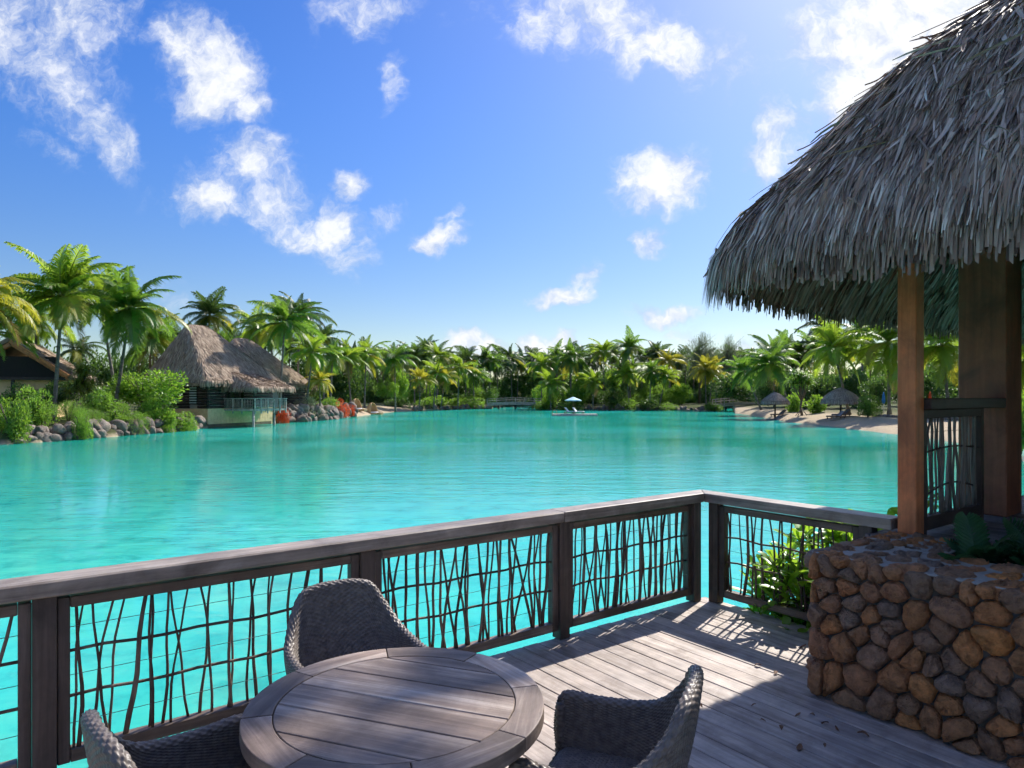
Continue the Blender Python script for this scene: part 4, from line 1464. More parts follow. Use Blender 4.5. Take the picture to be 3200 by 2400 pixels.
def leaves(P, N, ln, wd, seed=0, cup=.25):
    "leaf blades of two folded quads at points P with outward directions N"
    rg = np.random.default_rng(seed)
    n = len(P)
    d = N + rg.normal(0, .55, (n, 3)); d /= np.linalg.norm(d, axis=1, keepdims=True)
    r = rg.normal(0, 1, (n, 3)); s = np.cross(d, r); s /= np.linalg.norm(s, axis=1, keepdims=True) + 1e-9
    nn = np.cross(d, s)
    L = (ln * rg.uniform(.65, 1.25, n))[:, None]; W = (wd * rg.uniform(.7, 1.25, n))[:, None]
    V = np.zeros((n, 6, 3), np.float32)
    V[:, 0] = P
    V[:, 1] = P + d * L * .55 + s * W * .5 + nn * W * cup
    V[:, 2] = P + d * L * 1.0 - nn * L * .12
    V[:, 3] = P + d * L * .55 - s * W * .5 + nn * W * cup
    V[:, 4] = P + d * L * .5
    V[:, 5] = P + d * L * 1.0 - nn * L * .12
    b = np.arange(n)[:, None] * 6
    F = np.concatenate([b + np.array([[0, 1, 2, 4]]), b + np.array([[0, 4, 5, 3]])])
    return V.reshape(-1, 3), F


def bush_cloud(n, seed, lumps=11, flat=.8):
    "points and outward directions spread through the shells of overlapping lumps, unit half width, standing on z=0"
    rg = np.random.default_rng(seed)
    P, N = [], []
    c = []
    for k in range(lumps):
        a = rg.uniform(0, 6.28); r = rg.uniform(.1, .66) if k else 0
        z = rg.uniform(.18, 1.15) * (1 - .5 * r)
        c.append((r * math.cos(a), r * math.sin(a), z, rg.uniform(.26, .46)))
    w = np.array([q[3] ** 2 for q in c]); w /= w.sum()
    for q, m in zip(c, rg.multinomial(n, w)):
        d = rg.normal(0, 1, (m, 3)); d /= np.linalg.norm(d, axis=1, keepdims=True)
        rr = q[3] * rg.uniform(.55, 1.08, (m, 1)) ** .6
        rr *= 1 + .18 * np.sin(d[:, :1] * 7 + seed) * np.sin(d[:, 1:2] * 6) 
        p = np.array(q[:3]) + d * rr
        P.append(p); N.append(d * .8 + np.array([0, 0, .35]))
    P = np.concatenate(P); N = np.concatenate(N)
    k = P[:, 2] > -.02
    return P[k], N[k]


BU = {}


def bush_mesh(kind, i):
    key = (kind, i)
    if key in BU: return BU[key]
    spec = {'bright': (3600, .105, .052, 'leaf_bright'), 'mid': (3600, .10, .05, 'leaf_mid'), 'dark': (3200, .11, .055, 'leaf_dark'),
            'pale': (3600, .06, .035, 'leaf_pale'), 'red': (3600, .055, .04, 'leaf_red'), 'fine': (5200, .07, .022, 'leaf_mid'), 'broad': (1500, .19, .10, 'leaf_bright'),
            'grey': (5200, .16, .008, 'leaf_grey'), 'strap': (900, .55, .035, 'leaf_mid')}[kind]
    P, N = bush_cloud(spec[0], 40 + i * 7 + len(kind), 15 if kind == 'grey' else 12)
    if kind == 'strap': P = P * .45 + np.array([0, 0, .3])
    V, F = leaves(P, N, spec[1], spec[2], i)
    BU[key] = mk('foliage', V, F, M[spec[3]])
    return BU[key]


def bush(label, x, y0, y1, wpx, d, kind, group, name='shrub', cat='shrub', var=None, z0=None, depth=1.0):
    "shrub whose crown spans rows y0 (top) to y1 (foot) and wpx columns at distance d"
    X = px(x, d)
    zb = pz(y1, d) if z0 is None else z0
    h = pz(y0, d) - zb
    rx = wpx / 2 / FP * d
    rd = random.Random(int(x * 3 + y0 + d))
    i = rd.randrange(3) if var is None else var
    t = thing(name, label, cat, (X, d, zb), 0, group)
    ob('foliage', bush_mesh(kind, i), t, (0, 0, 0), (0, 0, rd.uniform(0, 6.28)), (rx * 1.05, rx * 1.05 * depth, h / 1.42))
    st = MB()
    for k in range(5):
        a = rd.uniform(0, 6.28)
        st.tube([(0, 0, -.3), (rx * .2 * math.cos(a), rx * .2 * math.sin(a), h * .4), (rx * .5 * math.cos(a), rx * .5 * math.sin(a), h * .75)], [.05, .035, .012], 5)
    ob('stem', st.me('stem', M['branch'], True), t)
    return t


BANK = 'shrubs on the left boulder bank'
FARS = 'shrubs along the far shore'
BUSHES = [
    ('big bright green shrub at the left edge reaching the water', 38, 1215, 1392, 130, 43.5, 'bright', BANK),
    ('green shrub right of the edge shrub above the boulders', 128, 1232, 1318, 110, 47, 'mid', BANK),
    ('light feathery shrub over the boulders below the leaning palm', 215, 1238, 1312, 110, 49, 'fine', BANK),
    ('low spreading shrub spilling over the boulders', 290, 1262, 1335, 110, 50, 'fine', BANK),
    ('dense shrub in the middle of the boulder bank', 375, 1245, 1342, 120, 53, 'mid', BANK),
    ('bright low shrub over the last boulders before the bungalow', 478, 1248, 1348, 130, 56, 'bright', BANK),
    ('rounded shrub touching the water at the bungalow foundation', 570, 1285, 1350, 110, 59, 'mid', BANK),
    ('drooping shrub reaching the water below the spiky strap plant', 255, 1275, 1372, 70, 47, 'mid', BANK),
    ('drooping shrub reaching the water left of the bungalow', 425, 1280, 1358, 100, 53.5, 'fine', BANK),
    ('trailing green shrub over the rocks beside the drooping one', 520, 1290, 1352, 70, 56.5, 'bright', BANK),
    ('dark shrub against the bungalow log wall', 505, 1190, 1300, 120, 62, 'dark', BANK),
    ('tall glossy broadleaf shrub left of the bungalow eave', 445, 1138, 1260, 230, 58, 'bright', BANK),
    ('shaded shrub under the leaning palm by the gable house', 330, 1190, 1275, 120, 60, 'dark', BANK),
    ('shaded hedge shrub in front of the beige gable wall', 140, 1215, 1260, 150, 54, 'dark', BANK),
    ('dense green hedge shrub between edge shrub and curved palm trunk', 105, 1205, 1330, 120, 46.5, 'mid', BANK),
    ('leafy green shrub right of the curved palm trunk foot', 300, 1205, 1310, 130, 53, 'mid', BANK),
    ('leafy shrub hiding the foot of the gable house wall', 60, 1195, 1300, 150, 50, 'mid', BANK),
    ('dark leafy shrub right of the gable house corner', 205, 1175, 1265, 130, 56, 'dark', BANK),
    ('small pale shrub under the bungalow balcony end', 905, 1262, 1300, 60, 80, 'pale', 'flowering shrubs by the bungalow balcony'),
    ('orange red flowering shrub beside the balcony posts', 885, 1262, 1322, 62, 75.5, 'red', 'flowering shrubs by the bungalow balcony'),
    ('pale cream flowering shrub behind the balcony', 958, 1230, 1304, 76, 82, 'pale', 'flowering shrubs by the bungalow balcony'),
    ('silvery trailing shrub over the rocks right of the balcony', 985, 1262, 1314, 70, 83, 'grey', 'flowering shrubs by the bungalow balcony'),
    ('large red bougainvillea shrub at the water right of the bungalow', 1062, 1242, 1304, 70, 93, 'red', 'flowering shrubs by the bungalow balcony'),
    ('green shrub between cream and red flowering shrubs', 1018, 1236, 1290, 80, 90, 'mid', 'flowering shrubs by the bungalow balcony'),
    ('small red flowering shrub right of the large bougainvillea', 1100, 1262, 1298, 34, 98, 'red', 'flowering shrubs by the bungalow balcony'),
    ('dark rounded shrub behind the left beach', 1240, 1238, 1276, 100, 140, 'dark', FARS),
    ('bright leafy tree-like shrub behind the daybeds', 1235, 1148, 1245, 90, 132, 'bright', FARS),
    ('round bright shrub between the yellow palms', 1205, 1185, 1240, 70, 128, 'bright', FARS),
    ('broadleaf shrub at the right end of the left beach', 1330, 1236, 1276, 90, 152, 'mid', FARS),
    ('pale leafed shrub on the bank behind the yellow palm', 1372, 1235, 1272, 60, 155, 'broad', FARS),
    ('low shrub on the far bank left of the footbridge', 1420, 1240, 1282, 76, 158, 'bright', FARS),
    ('large dome of leaves at the left end of the left footbridge', 1483, 1238, 1282, 96, 158, 'mid', FARS),
    ('shrub at the right end of the left footbridge', 1690, 1248, 1286, 90, 152, 'mid', FARS),
    ('bright broadleaf plant right of the left footbridge', 1722, 1228, 1276, 60, 151, 'broad', FARS),
    ('tall leafy shrub behind the pale blue parasol', 1815, 1150, 1262, 110, 155, 'bright', FARS),
    ('dark rounded shrub right of the parasol', 1912, 1205, 1280, 96, 149, 'dark', FARS),
    ('low shrub hanging over the water behind the float', 1782, 1252, 1290, 100, 149, 'mid', FARS),
    ('shrub over the water at the right of the float', 1975, 1238, 1290, 84, 148, 'mid', FARS),
    ('bright upright plant between the far palms', 1918, 1150, 1215, 56, 158, 'broad', FARS),
    ('rounded dark shrub below the leaning far palm', 2040, 1235, 1288, 90, 146, 'dark', FARS),
    ('low shrub at the foot of the leaning far palm', 2085, 1256, 1288, 90, 145, 'mid', FARS),
    ('tall leafy shrub right of the leaning far palm', 2130, 1195, 1262, 100, 152, 'bright', FARS),
    ('low hanging shrub left of the right footbridge', 2225, 1256, 1284, 70, 138, 'mid', FARS),
    ('tall dark shrub behind the right footbridge', 2262, 1195, 1256, 90, 180, 'mid', FARS),
    ('dark tree-like shrub behind the smaller beach parasol', 2400, 1170, 1262, 120, 118, 'dark', 'shrubs behind the right beach'),
    ('bright clump of broad leaves right of the smaller beach parasol', 2555, 1232, 1292, 66, 84, 'broad', 'shrubs behind the right beach'),
    ('broadleaf clump at the foot of the pandanus', 2485, 1225, 1290, 60, 90, 'broad', 'shrubs behind the right beach'),
    ('round green shrub right of the larger beach parasol', 2712, 1232, 1298, 84, 70, 'mid', 'shrubs behind the right beach'),
    ('shaded hedge left of the pavilion post', 2745, 1170, 1262, 110, 90, 'dark', 'shrubs behind the right beach'),
    ('dark tall shrub between pandanus and larger parasol', 2560, 1150, 1270, 150, 98, 'dark', 'shrubs behind the right beach'),
    ('dark tall thicket shrub behind the larger parasol', 2665, 1150, 1270, 130, 100, 'dark', 'shrubs behind the right beach'),
    ('dark shrub mass seen between post and column', 2925, 1130, 1265, 170, 84, 'dark', 'shrubs behind the right beach'),
    ('bright shrub seen through the pane at the right edge', 3190, 1200, 1400, 120, 34, 'bright', 'shrubs behind the right beach'),
]


def build_bushes():
    for (lab, x, y0, y1, w, d, kind, g) in BUSHES:
        bush(lab, x, y0, y1, w, d, kind, g)
    rd = random.Random(9)
    # the woods behind: one mass each, no tree of them can be told from the next

    def wood_mass(name, label, rows):
        w = tag(ob(name, None), label, 'woodland', None, 'stuff')
        for (x, y0, y1, wpx, d, kind) in rows:
            zb = pz(y1, d); h = pz(y0, d) - zb; rx = wpx / 2 / FP * d
            ob('foliage', bush_mesh(kind, rd.randrange(3)), w, (px(x, d), d, zb), (0, 0, rd.uniform(0, 6.28)), (rx * 1.05, rx * 1.05, h / 1.42))
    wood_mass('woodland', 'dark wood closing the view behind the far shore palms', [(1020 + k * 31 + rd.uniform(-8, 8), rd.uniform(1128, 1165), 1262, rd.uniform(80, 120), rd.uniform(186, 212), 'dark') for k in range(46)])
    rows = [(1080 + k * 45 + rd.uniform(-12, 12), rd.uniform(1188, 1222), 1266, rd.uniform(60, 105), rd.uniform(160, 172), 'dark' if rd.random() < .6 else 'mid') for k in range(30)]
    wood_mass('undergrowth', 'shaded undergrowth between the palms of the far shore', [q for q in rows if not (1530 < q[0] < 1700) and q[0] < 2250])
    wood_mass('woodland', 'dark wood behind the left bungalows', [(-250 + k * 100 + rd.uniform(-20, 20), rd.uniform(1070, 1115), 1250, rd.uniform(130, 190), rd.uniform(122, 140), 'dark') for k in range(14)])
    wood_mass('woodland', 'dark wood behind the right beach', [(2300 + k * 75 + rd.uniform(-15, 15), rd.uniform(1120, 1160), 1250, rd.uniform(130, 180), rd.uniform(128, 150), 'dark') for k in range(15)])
    # casuarinas: thin drooping needles on a light frame
    for (x, y0, w, d, lab) in ((2185, 1040, 130, 160, 'feathery grey casuarina left of the pair against the sky'), (2275, 1050, 120, 162, 'feathery grey casuarina right of the pair against the sky'),
                               (2440, 1060, 90, 140, 'wispy casuarina top behind the big leaning palm')):
        X = px(x, d); zb = ground_z(X, d); h = pz(y0, d) - zb; rx = w / 2 / FP * d
        t = thing('casuarina_tree', lab, 'tree', (X, d, zb), 0, 'casuarinas')
        ob('crown', bush_mesh('grey', int(x) % 3), t, (0, 0, h * .30), (0, 0, x), (rx, rx, h * .52))
        ob('crown', bush_mesh('grey', (int(x) + 1) % 3), t, (rx * .15, 0, h * .55), (0, 0, x + 2), (rx * .55, rx * .55, h * .34))
        tr = MB()
        tr.tube([(0, 0, -.2), (.1, 0, h * .5), (0, 0, h * .93)], [.3, .18, .04], 7)
        rdx = random.Random(x)
        for k in range(16):
            a = rdx.uniform(0, 6.28); z = h * rdx.uniform(.35, .8)
            tr.tube([(0, 0, z), (rx * .45 * math.cos(a), rx * .45 * math.sin(a), z + h * .12), (rx * .8 * math.cos(a), rx * .8 * math.sin(a), z + h * .2)], [.07, .04, .01], 4)
        ob('trunk', tr.me('trunk', M['branch'], True), t)


build_bushes()


def strap_rosette(name, n, L, w, mat, seed):
    rd = random.Random(seed)
    V, F = [], []
    for i in range(n):
        a = i * 2.4 + rd.uniform(-.2, .2); e = R(rd.uniform(15, 80)); l = L * rd.uniform(.7, 1.1)
        x = z = 0.0; ee = e
        b = len(V)
        for k in range(6):
            ww = w * (1 - (k / 5) ** 2 * .92) * .5
            ca, sa = math.cos(a), math.sin(a)
            V += [(x * ca - ww * sa, x * sa + ww * ca, z), (x * ca + ww * sa, x * sa - ww * ca, z)]
            x += l / 5 * math.cos(ee); z += l / 5 * math.sin(ee); ee -= R(rd.uniform(14, 30))
        for k in range(5):
            F.append((b + 2 * k, b + 2 * k + 1, b + 2 * k + 3, b + 2 * k + 2))
    return mk(name, V, F, mat)


def pandanus(label, x, y0, y1, wpx, d, mat, seed, nh=11, trunk=True):
    X = px(x, d); zb = ground_z(X, d) if trunk else pz(y1, d)
    h = pz(y0, d) - zb; rx = wpx / 2 / FP * d
    t = thing('pandanus_tree', label, 'pandanus', (X, d, zb), 0)
    rd = random.Random(seed)
    me = strap_rosette('leaf_head', 46, rx * .62, rx * .055, mat, seed)
    tr = MB()
    for k in range(nh):
        a = rd.uniform(0, 6.28); r = rx * rd.uniform(.05, .6); z = h * rd.uniform(.52, .82) if trunk else h * rd.uniform(.1, .6)
        p = (r * math.cos(a), r * math.sin(a), z)
        ob('leaf_head', me, t, p, (rd.uniform(-.3, .3), rd.uniform(-.3, .3), rd.uniform(0, 6)))
        tr.tube([(0, 0, h * .28), (p[0] * .5, p[1] * .5, z * .72), p], [.09, .07, .05], 5)
    if trunk:
        tr.tube([(0, 0, 0), (-.15, 0, h * .15), (0, 0, h * .3)], [.13, .12, .11], 7)
        for k in range(7):
            a = k * .9
            tr.tube([(.75 * math.cos(a), .75 * math.sin(a), -.1), (0, 0, h * .14)], [.035, .05], 5)
    ob('trunk', tr.me('trunk', M['branch'], True), t)


pandanus('spiky strap-leaved plant beside the pale curved palm trunk', 250, 1090, 1245, 165, 55, leafmat('strap_leaf', (.07, .11, .02), (.20, .24, .04), (.34, .40, .05), .38), 4, 14, False)
pandanus('pandanus with stilt roots and branching trunk on the right beach', 2505, 1135, 1300, 120, 82, M['leaf_mid'], 8, 14)

# unseen palm beyond the pavilion, placed so its crown dapples the table with shade
def shade_palm():
    p = dk(11.0, -1.0); p.z = ground_z(p.x, p.y)
    t = thing('palm_tree', 'unseen palm beyond the pavilion, placed to dapple the table with shade', 'palm tree', (p.x, p.y, 0), 0, RIGHTG)
    tgt = dk(-4.15, -1.75, .3)
    D = 14.8
    top = tgt + sdir * (D / math.cos(SUN_EL))
    top -= Vector((p.x, p.y, 0))
    pts = [(top.x * (s ** 3), top.y * (s ** 3), -1.8 + (top.z + 1.8) * s) for s in [k / 12 for k in range(13)]]
    ob('trunk', tube('trunk', pts, [.17 - .08 * k / 12 for k in range(13)], M['trunk'], 9), t)
    rd = random.Random(3)
    for i in range(7):
        v = (1, 2, 3, 4, 5, 3, 2)[i]
        ob('frond', FR['deep'][v], t, top, (rd.uniform(-.1, .1), rd.uniform(-.1, .1), i * 2.4), 1.9)


shade_palm()


def near_shrub():
    "sea lettuce growing up behind the return railing"
    random.seed(5)
    bank = MB()
    n = 24
    V = []
    for r, z in ((1.0, -3.0), (.86, -1.2), (.62, -.75), (0.02, -.6)):
        for k in range(n):
            a = 2 * math.pi * k / n
            V.append((3.6 + 3.7 * r * math.cos(a), -3.9 + 3.6 * r * math.sin(a), z + .06 * math.sin(5 * a)))
    F = [(j * n + k, j * n + (k + 1) % n, (j + 1) * n + (k + 1) % n, (j + 1) * n + k) for j in range(3) for k in range(n)]
    tag(ob('bank', mk('bank', V, F, M['soil'], True), None, O, (0, 0, RZ)), kind='structure')
    s = thing('naupaka_shrub', 'glossy bright green leafy shrub behind the short return railing', 'shrub', dk(.70, -.86, -.62), RZ)
    s.scale = (1.15, 1.08, 1.12)
    # leaf: spoon shaped, folded along the midrib
    def leafme(L, W, bend):
        rows = [(0, .08), (.25, .35), (.55, .8), (.8, 1.0), (.95, .72), (1.0, .2)]
        V, F = [], []
        for t, w in rows:
            x = L * t * math.cos(bend * t); z = -L * .5 * bend * t * t
            V += [(x, -W * .5 * w, z + .18 * W * w), (x, 0, z), (x, W * .5 * w, z + .18 * W * w)]
        for k in range(len(rows) - 1):
            for j in range(2): F.append((k * 3 + j, k * 3 + j + 1, (k + 1) * 3 + j + 1, (k + 1) * 3 + j))
        return mk('leaf', V, F, M['naupaka'], True)
    protos = [leafme(.17, .062, .5), leafme(.145, .055, .9), leafme(.19, .068, .25), leafme(.12, .05, .2)]
    heads = []
    # stems from the ground to rosettes; local coords: x=u, y=v, z up from the foot
    spots = []
    for k in range(170):
        a = random.uniform(0, 6.28)
        r = random.uniform(0, 1) ** .6
        x = -.10 + .50 * r * math.cos(a); y = max(-.5, -.02 + .64 * r * math.sin(a))
        hmax = 1.16 - .62 * max(0, y - .1) - .1 * abs(x)
        z = random.uniform(.35, 1.0) * hmax
        spots.append((x, y, z))
    spots += [(.25, -.46, 1.42), (.12, -.50, 1.34), (.38, -.42, 1.40), (.25, -.2, 1.18), (.1, -.4, 1.24), (-.05, .05, 1.16), (-.1, .2, 1.1)]
    cnt = 0
    rest = []
    stems = MB()
    for i, (x, y, z) in enumerate(sorted(spots, key=lambda q: q[0])):
        tx, ty = x * .3, y * .3
        stems.tube([(tx, ty, -.2), ((tx + x) / 2 + .03, (ty + y) / 2, z * .6), (x, y, z)], [.018, .013, .009], 5)
        nl = random.randint(9, 13)
        for j in range(nl):
            az = j * 2.4 + random.uniform(-.3, .3); el = R(10 + 65 * j / nl) + random.uniform(-.2, .2)
            mat = Matrix.Translation((x, y, z - .07 * (1 - j / nl))) @ Matrix.Rotation(az, 4, 'Z') @ Matrix.Rotation(-el, 4, 'Y') @ Matrix.Scale(random.uniform(.75, 1.2), 4)
            me = protos[random.randrange(4)]
            if cnt < 290:
                o = ob('leaf', me, s); o.matrix_local = mat; cnt += 1
            else:
                rest.append((me, mat))
    bm = bmesh.new()
    for me, mat in rest:
        k = len(bm.verts)
        bm.from_mesh(me); bm.verts.ensure_lookup_table()
        for v in bm.verts[k:]: v.co = mat @ v.co
    me = bpy.data.meshes.new('foliage'); bm.to_mesh(me); bm.free(); me.materials.append(M['naupaka'])
    me.polygons.foreach_set('use_smooth', [True] * len(me.polygons))
    tag(ob('foliage', me, s), kind='stuff')
    ob('stem', stems.me('stem', M['branch'], True), s)


near_shrub()


def ferns():
    random.seed(15)
    def frond(n, L, W):
        V, F = [], []
        for k in range(n):
            t = .12 + .86 * k / (n - 1)
            x = L * t * math.cos(.6 * t); z = L * (.25 * t - .45 * t * t)
            w = W * math.sin(math.pi * min(1, .12 + t * .9)) ** .7
            for s in (-1, 1):
                b = len(V)
                e = L / n * .62
                V += [(x - e * .4, 0, z), (x + e * .5, 0, z), (x + e * 1.5 + w * .45, s * w * .75, z - .05 * w), (x + e * .9 + w * .62, s * w, z - .2 * w), (x - e * .1 + w * .3, s * w * .6, z - .08 * w)]
                F.append((b, b + 1, b + 2, b + 3, b + 4) if s < 0 else (b + 4, b + 3, b + 2, b + 1, b))
        V2, F2 = tube_arr([(L * t * math.cos(.6 * t), 0, L * (.25 * t - .45 * t * t) - .003) for t in (0, .25, .5, .75, 1)], [.006, .005, .004, .003, .002], 5)
        b = len(V); V += V2; F += [tuple(b + i for i in f) for f in F2]
        return mk('frond', V, F, M['fern'])
    protos = [frond(15, .36, .075), frond(13, .30, .08), frond(16, .42, .085)]
    for k, (u, v, lab) in enumerate(((-.22, -2.13, 'dark glossy fern spilling over the stone wall beside the brown post'), (-.12, -2.42, 'dark fern in the planter in front of the thick column'),
                                     (-.28, -2.72, 'dark fern in the planter at the right picture edge'))):
        t = thing('fern', lab, 'fern', dk(u, v, .70), RZ, 'ferns in the stone planter')
        for i in range(30):
            a = i * 2.4 + random.uniform(-.3, .3)
            e = random.uniform(.25, 1.15)
            ob('frond', protos[i % 3], t, (0, 0, 0), (random.uniform(-.2, .2), -e, a), random.uniform(.8, 1.15))


ferns()

# ------------------------------------------------------------------ boulders on the left bank
def boulder_mesh(seed):
    bm = bmesh.new(); bmesh.ops.create_icosphere(bm, subdivisions=3, radius=1)
    rg = np.random.default_rng(seed)
    ph = rg.uniform(0, 6.28, (8, 3)); fq = rg.uniform(1.2, 4.2, (8, 3))
    cuts = rg.normal(0, 1, (7, 3)); cuts /= np.linalg.norm(cuts, axis=1, keepdims=True)
    for v in bm.verts:
        p = np.array(v.co)
        for c in cuts:
            d = p @ c - .74
            if d > 0: p = p - c * d * .8
        s = 1 + sum(.035 * math.sin(float(f @ p + h.sum())) for f, h in zip(fq, ph))
        v.co = p * s
    me = bpy.data.meshes.new('boulder'); bm.to_mesh(me); bm.free()
    me.materials.append(M['boulder']); me.polygons.foreach_set('use_smooth', [True] * len(me.polygons))
    return me


def build_boulders():
    rd = random.Random(4)
    BM = [boulder_mesh(k) for k in range(6)]
    w = thing('boulder_embankment', 'dry piled wall of grey boulders along the left water edge', 'boulder bank', (0, 0, 0))
    x = 60
    while x < 640:
        d = float(np.interp(x, [q[0] for q in SHORE], [q[1] for q in SHORE]))
        for row in range(2):
            r = rd.uniform(.34, .66)
            dd = d + .1 + row * .5 + rd.uniform(-.15, .2)
            ob('boulder', BM[rd.randrange(6)], w, (px(x + rd.uniform(-6, 6), dd), dd, .12 + row * .55 + rd.uniform(-.08, .08)), (rd.uniform(0, 6), rd.uniform(0, 6), rd.uniform(0, 6)), (r * rd.uniform(.9, 1.3), r, r * rd.uniform(.75, 1.0)))
        x += rd.uniform(17, 25)
    w2 = thing('rock_embankment', 'pile of dark rocks below the flowering shrubs right of the bungalow', 'rock bank', (0, 0, 0))
    x = 895
    while x < 1110:
        d = float(np.interp(x, [q[0] for q in SHORE], [q[1] for q in SHORE]))
        for row in range(3):
            r = rd.uniform(.5, .85)
            dd = d + row * .7 + rd.uniform(-.2, .2)
            ob('boulder', BM[rd.randrange(6)], w2, (px(x + rd.uniform(-4, 4), dd), dd, .1 + row * .6), (rd.uniform(0, 6), rd.uniform(0, 6), rd.uniform(0, 6)), (r * 1.2, r, r * .8))
        x += rd.uniform(14, 20)
    w3 = thing('rock_edging', 'low rock edging along the far bank beside the left footbridge', 'rock bank', (0, 0, 0))
    for (xa, xb) in ((1295, 1545), (1700, 2250)):
        x = xa
        while x < xb:
            d = float(np.interp(x, [q[0] for q in SHORE], [q[1] for q in SHORE]))
            r = rd.uniform(.35, .7)
            ob('boulder', BM[rd.randrange(6)], w3, (px(x, d), d + rd.uniform(-.3, .6), rd.uniform(0, .35)), (rd.uniform(0, 6), rd.uniform(0, 6), rd.uniform(0, 6)), (r * 1.6, r, r * .8))
            x += rd.uniform(7, 16)
    w4 = thing('stone_edging', 'row of small pale stones edging the lawn above the right beach', 'stone edging', (0, 0, 0))
    for k in range(60):
        x = 2690 + k * 7
        d = float(np.interp(x, [2690, 2780, 2960, 3100], [74, 67, 58, 54])) + rd.uniform(-.2, .2)
        X = px(x, d); r = rd.uniform(.12, .22)
        ob('boulder', BM[rd.randrange(6)], w4, (X, d, ground_z(X, d) + .05), (rd.uniform(0, 6), rd.uniform(0, 6), 0), (r * 1.3, r, r * .8))


build_boulders()


# ------------------------------------------------------------------ left bungalows
def build_bungalow():
    A = Vector((-29.1, 65.3, 0)); rz = math.atan2(.94, .34)
    h = thing('thatched_bungalow', 'dark log bungalow with high hipped thatch roof and balcony over the water', 'bungalow', A, rz)
    # local x along the lake face, y inland; the lake face is y = 0
    rf = Roof(-.9, 10.4, -.9, 7.7, (1.68, 1.23, .975, 2.5), 4.45, .4)
    ro = ob('thatch_roof', roof_base('thatch_roof', rf, .25, .05, M['thatch_far']), h)
    def plan(n, qmax=99):
        x = rng.uniform(-.9, 10.4, n); y = rng.uniform(-.9, 7.7, n)
        q = rf.q(x, y); k = (q > 0) & (q < qmax)
        return x[k], y[k]
    parts = []
    x, y = plan(17000)
    parts.append(strips(rf, x, y, .85, .075, 3, (.0, .05), .3, .5, 0, .14))
    n = 3200                                             # the steep end needs more leaves per plan area
    x = rng.uniform(-.9, 2.8, n); y = rng.uniform(-.9, 7.7, n); q = rf.q(x, y); k = q > 0
    parts.append(strips(rf, x[k], y[k], .95, .12, 3, (.0, .10), .3, .5, 0, .22))
    x, y = plan(30000, .45)
    parts.append(strips(rf, x, y, .62, .09, 3, (.0, .1), .25, .6, 0, .15))
    tag(ob('thatch_strips', strip_mesh('thatch_strips', parts, M['thatch_far']), ro), kind='stuff')
    # porch roof: a flatter thatch apron over the balcony
    pr = Roof(1.9, 7.5, -4.1, 3.0, (1.4, 1.4, .35, 3), 3.9, .08)
    po = ob('porch_roof', roof_base('porch_roof', pr, .2, .05, M['thatch_far']), h)
    x = rng.uniform(1.9, 7.5, 7000); y = rng.uniform(-4.1, .7, 7000); q = pr.q(x, y); k = q > 0; x, y = x[k], y[k]
    P = [strips(pr, x, y, .8, .11, 3, (.01, .10), .3, .5, 0, .2)]
    x = rng.uniform(1.9, 7.5, 9000); y = rng.uniform(-4.1, -3.2, 9000); q = pr.q(x, y); k = (q > 0) & (q < .14); x, y = x[k], y[k]
    P.append(strips(pr, x, y, .45, .09, 3, (0, .07), .25, .6, 0, .15))
    tag(ob('thatch_strips', strip_mesh('thatch_strips', P, M['thatch_far']), po), kind='stuff')
    # foundation, clad in courses
    f = ob('foundation', box(0, 9.25, 0, 6.8, -1.9, 1.80, M['beige'], .02), h)
    bl = box(.01, .79, -.035, -.001, .01, .365, M['beige'], .006, 'block')
    dk_ = box(.0, .80, -.03, -.001, -.45, .30, M['waterstain'], 0, 'block')
    rdb = random.Random(12)
    for j in range(4):
        for k in range(12):
            x0 = k * .8 - (.4 if j % 2 else 0)
            if x0 < -.05 or x0 + .8 > 9.26: continue
            ob('block', bl, f, (x0, rdb.uniform(-.006, .004), .31 + j * .372))
        for k in range(8):
            y0 = k * .8 + (.4 if j % 2 else 0)
            if y0 + .8 > 6.8: continue
            ob('block', bl, f, (0, y0 + .8, .31 + j * .372), (0, 0, R(-90)))
    for k in range(11): ob('plinth_block', dk_, f, (k * .82, 0, 0))
    for k in range(8): ob('plinth_block', dk_, f, (0, k * .82 + .8, 0), (0, 0, R(-90)))
    # log walls: pale core with dark logs in front
    ob('wall_core', box(.10, 9.15, .10, 6.7, 1.802, 4.3, M['chink'], 0), h)
    lg = tube('log', [(0, 0, 0), (1, 0, 0)], .148, M['log'], 10)
    for k in range(8):
        z = 1.95 + k * .315
        for (x0, x1) in ((-.03, 2.35), (4.9, 9.28)):
            ob('log', lg, h, (x0, .12, z), (0, 0, 0), (x1 - x0, 1, 1))
        for (y0, y1) in ((-.03, 1.3), (2.3, 6.8)):
            ob('log', lg, h, (.12, y0, z), (0, 0, R(90)), (y1 - y0, 1, 1))
    # glazed doors in the lake face
    g = ob('glass_door', box(2.36, 4.89, .02, .08, 1.81, 4.15, M['darkroom'], 0), h)
    for k in range(4):
        x = 2.42 + k * .62
        ob('pane', box(x + .04, x + .57, -.004, .012, 1.95, 4.0, M['glass'], 0), g)
        ob('frame', box(x - .03, x + .03, -.03, .015, 1.81, 4.15, M['log'], 0), g)
    # louvred window in the end wall
    w = ob('window', box(.01, .05, 1.31, 2.29, 2.2, 4.0, M['darkroom'], 0), h)
    for k in range(7):
        ob('louvre', box(-.04, .0, 1.38, 2.22, 2.3 + k * .24, 2.42 + k * .24, M['louvre'], 0), w)
    # balcony
    b = ob('balcony', box(2.1, 6.8, -3.7, -.002, 1.55, 1.75, M['greywood'], .01), h)
    for (x, y) in ((2.2, -3.5), (5.7, -3.1)):
        ob('pile', tube('pile', [(x, y, -1.9), (x, y, 1.55)], .12, M['greywood'], 8), b)
    ob('hand_rail', box(2.0, 6.9, -3.80, -3.62, 2.72, 2.80, M['greywood'], .01), b)
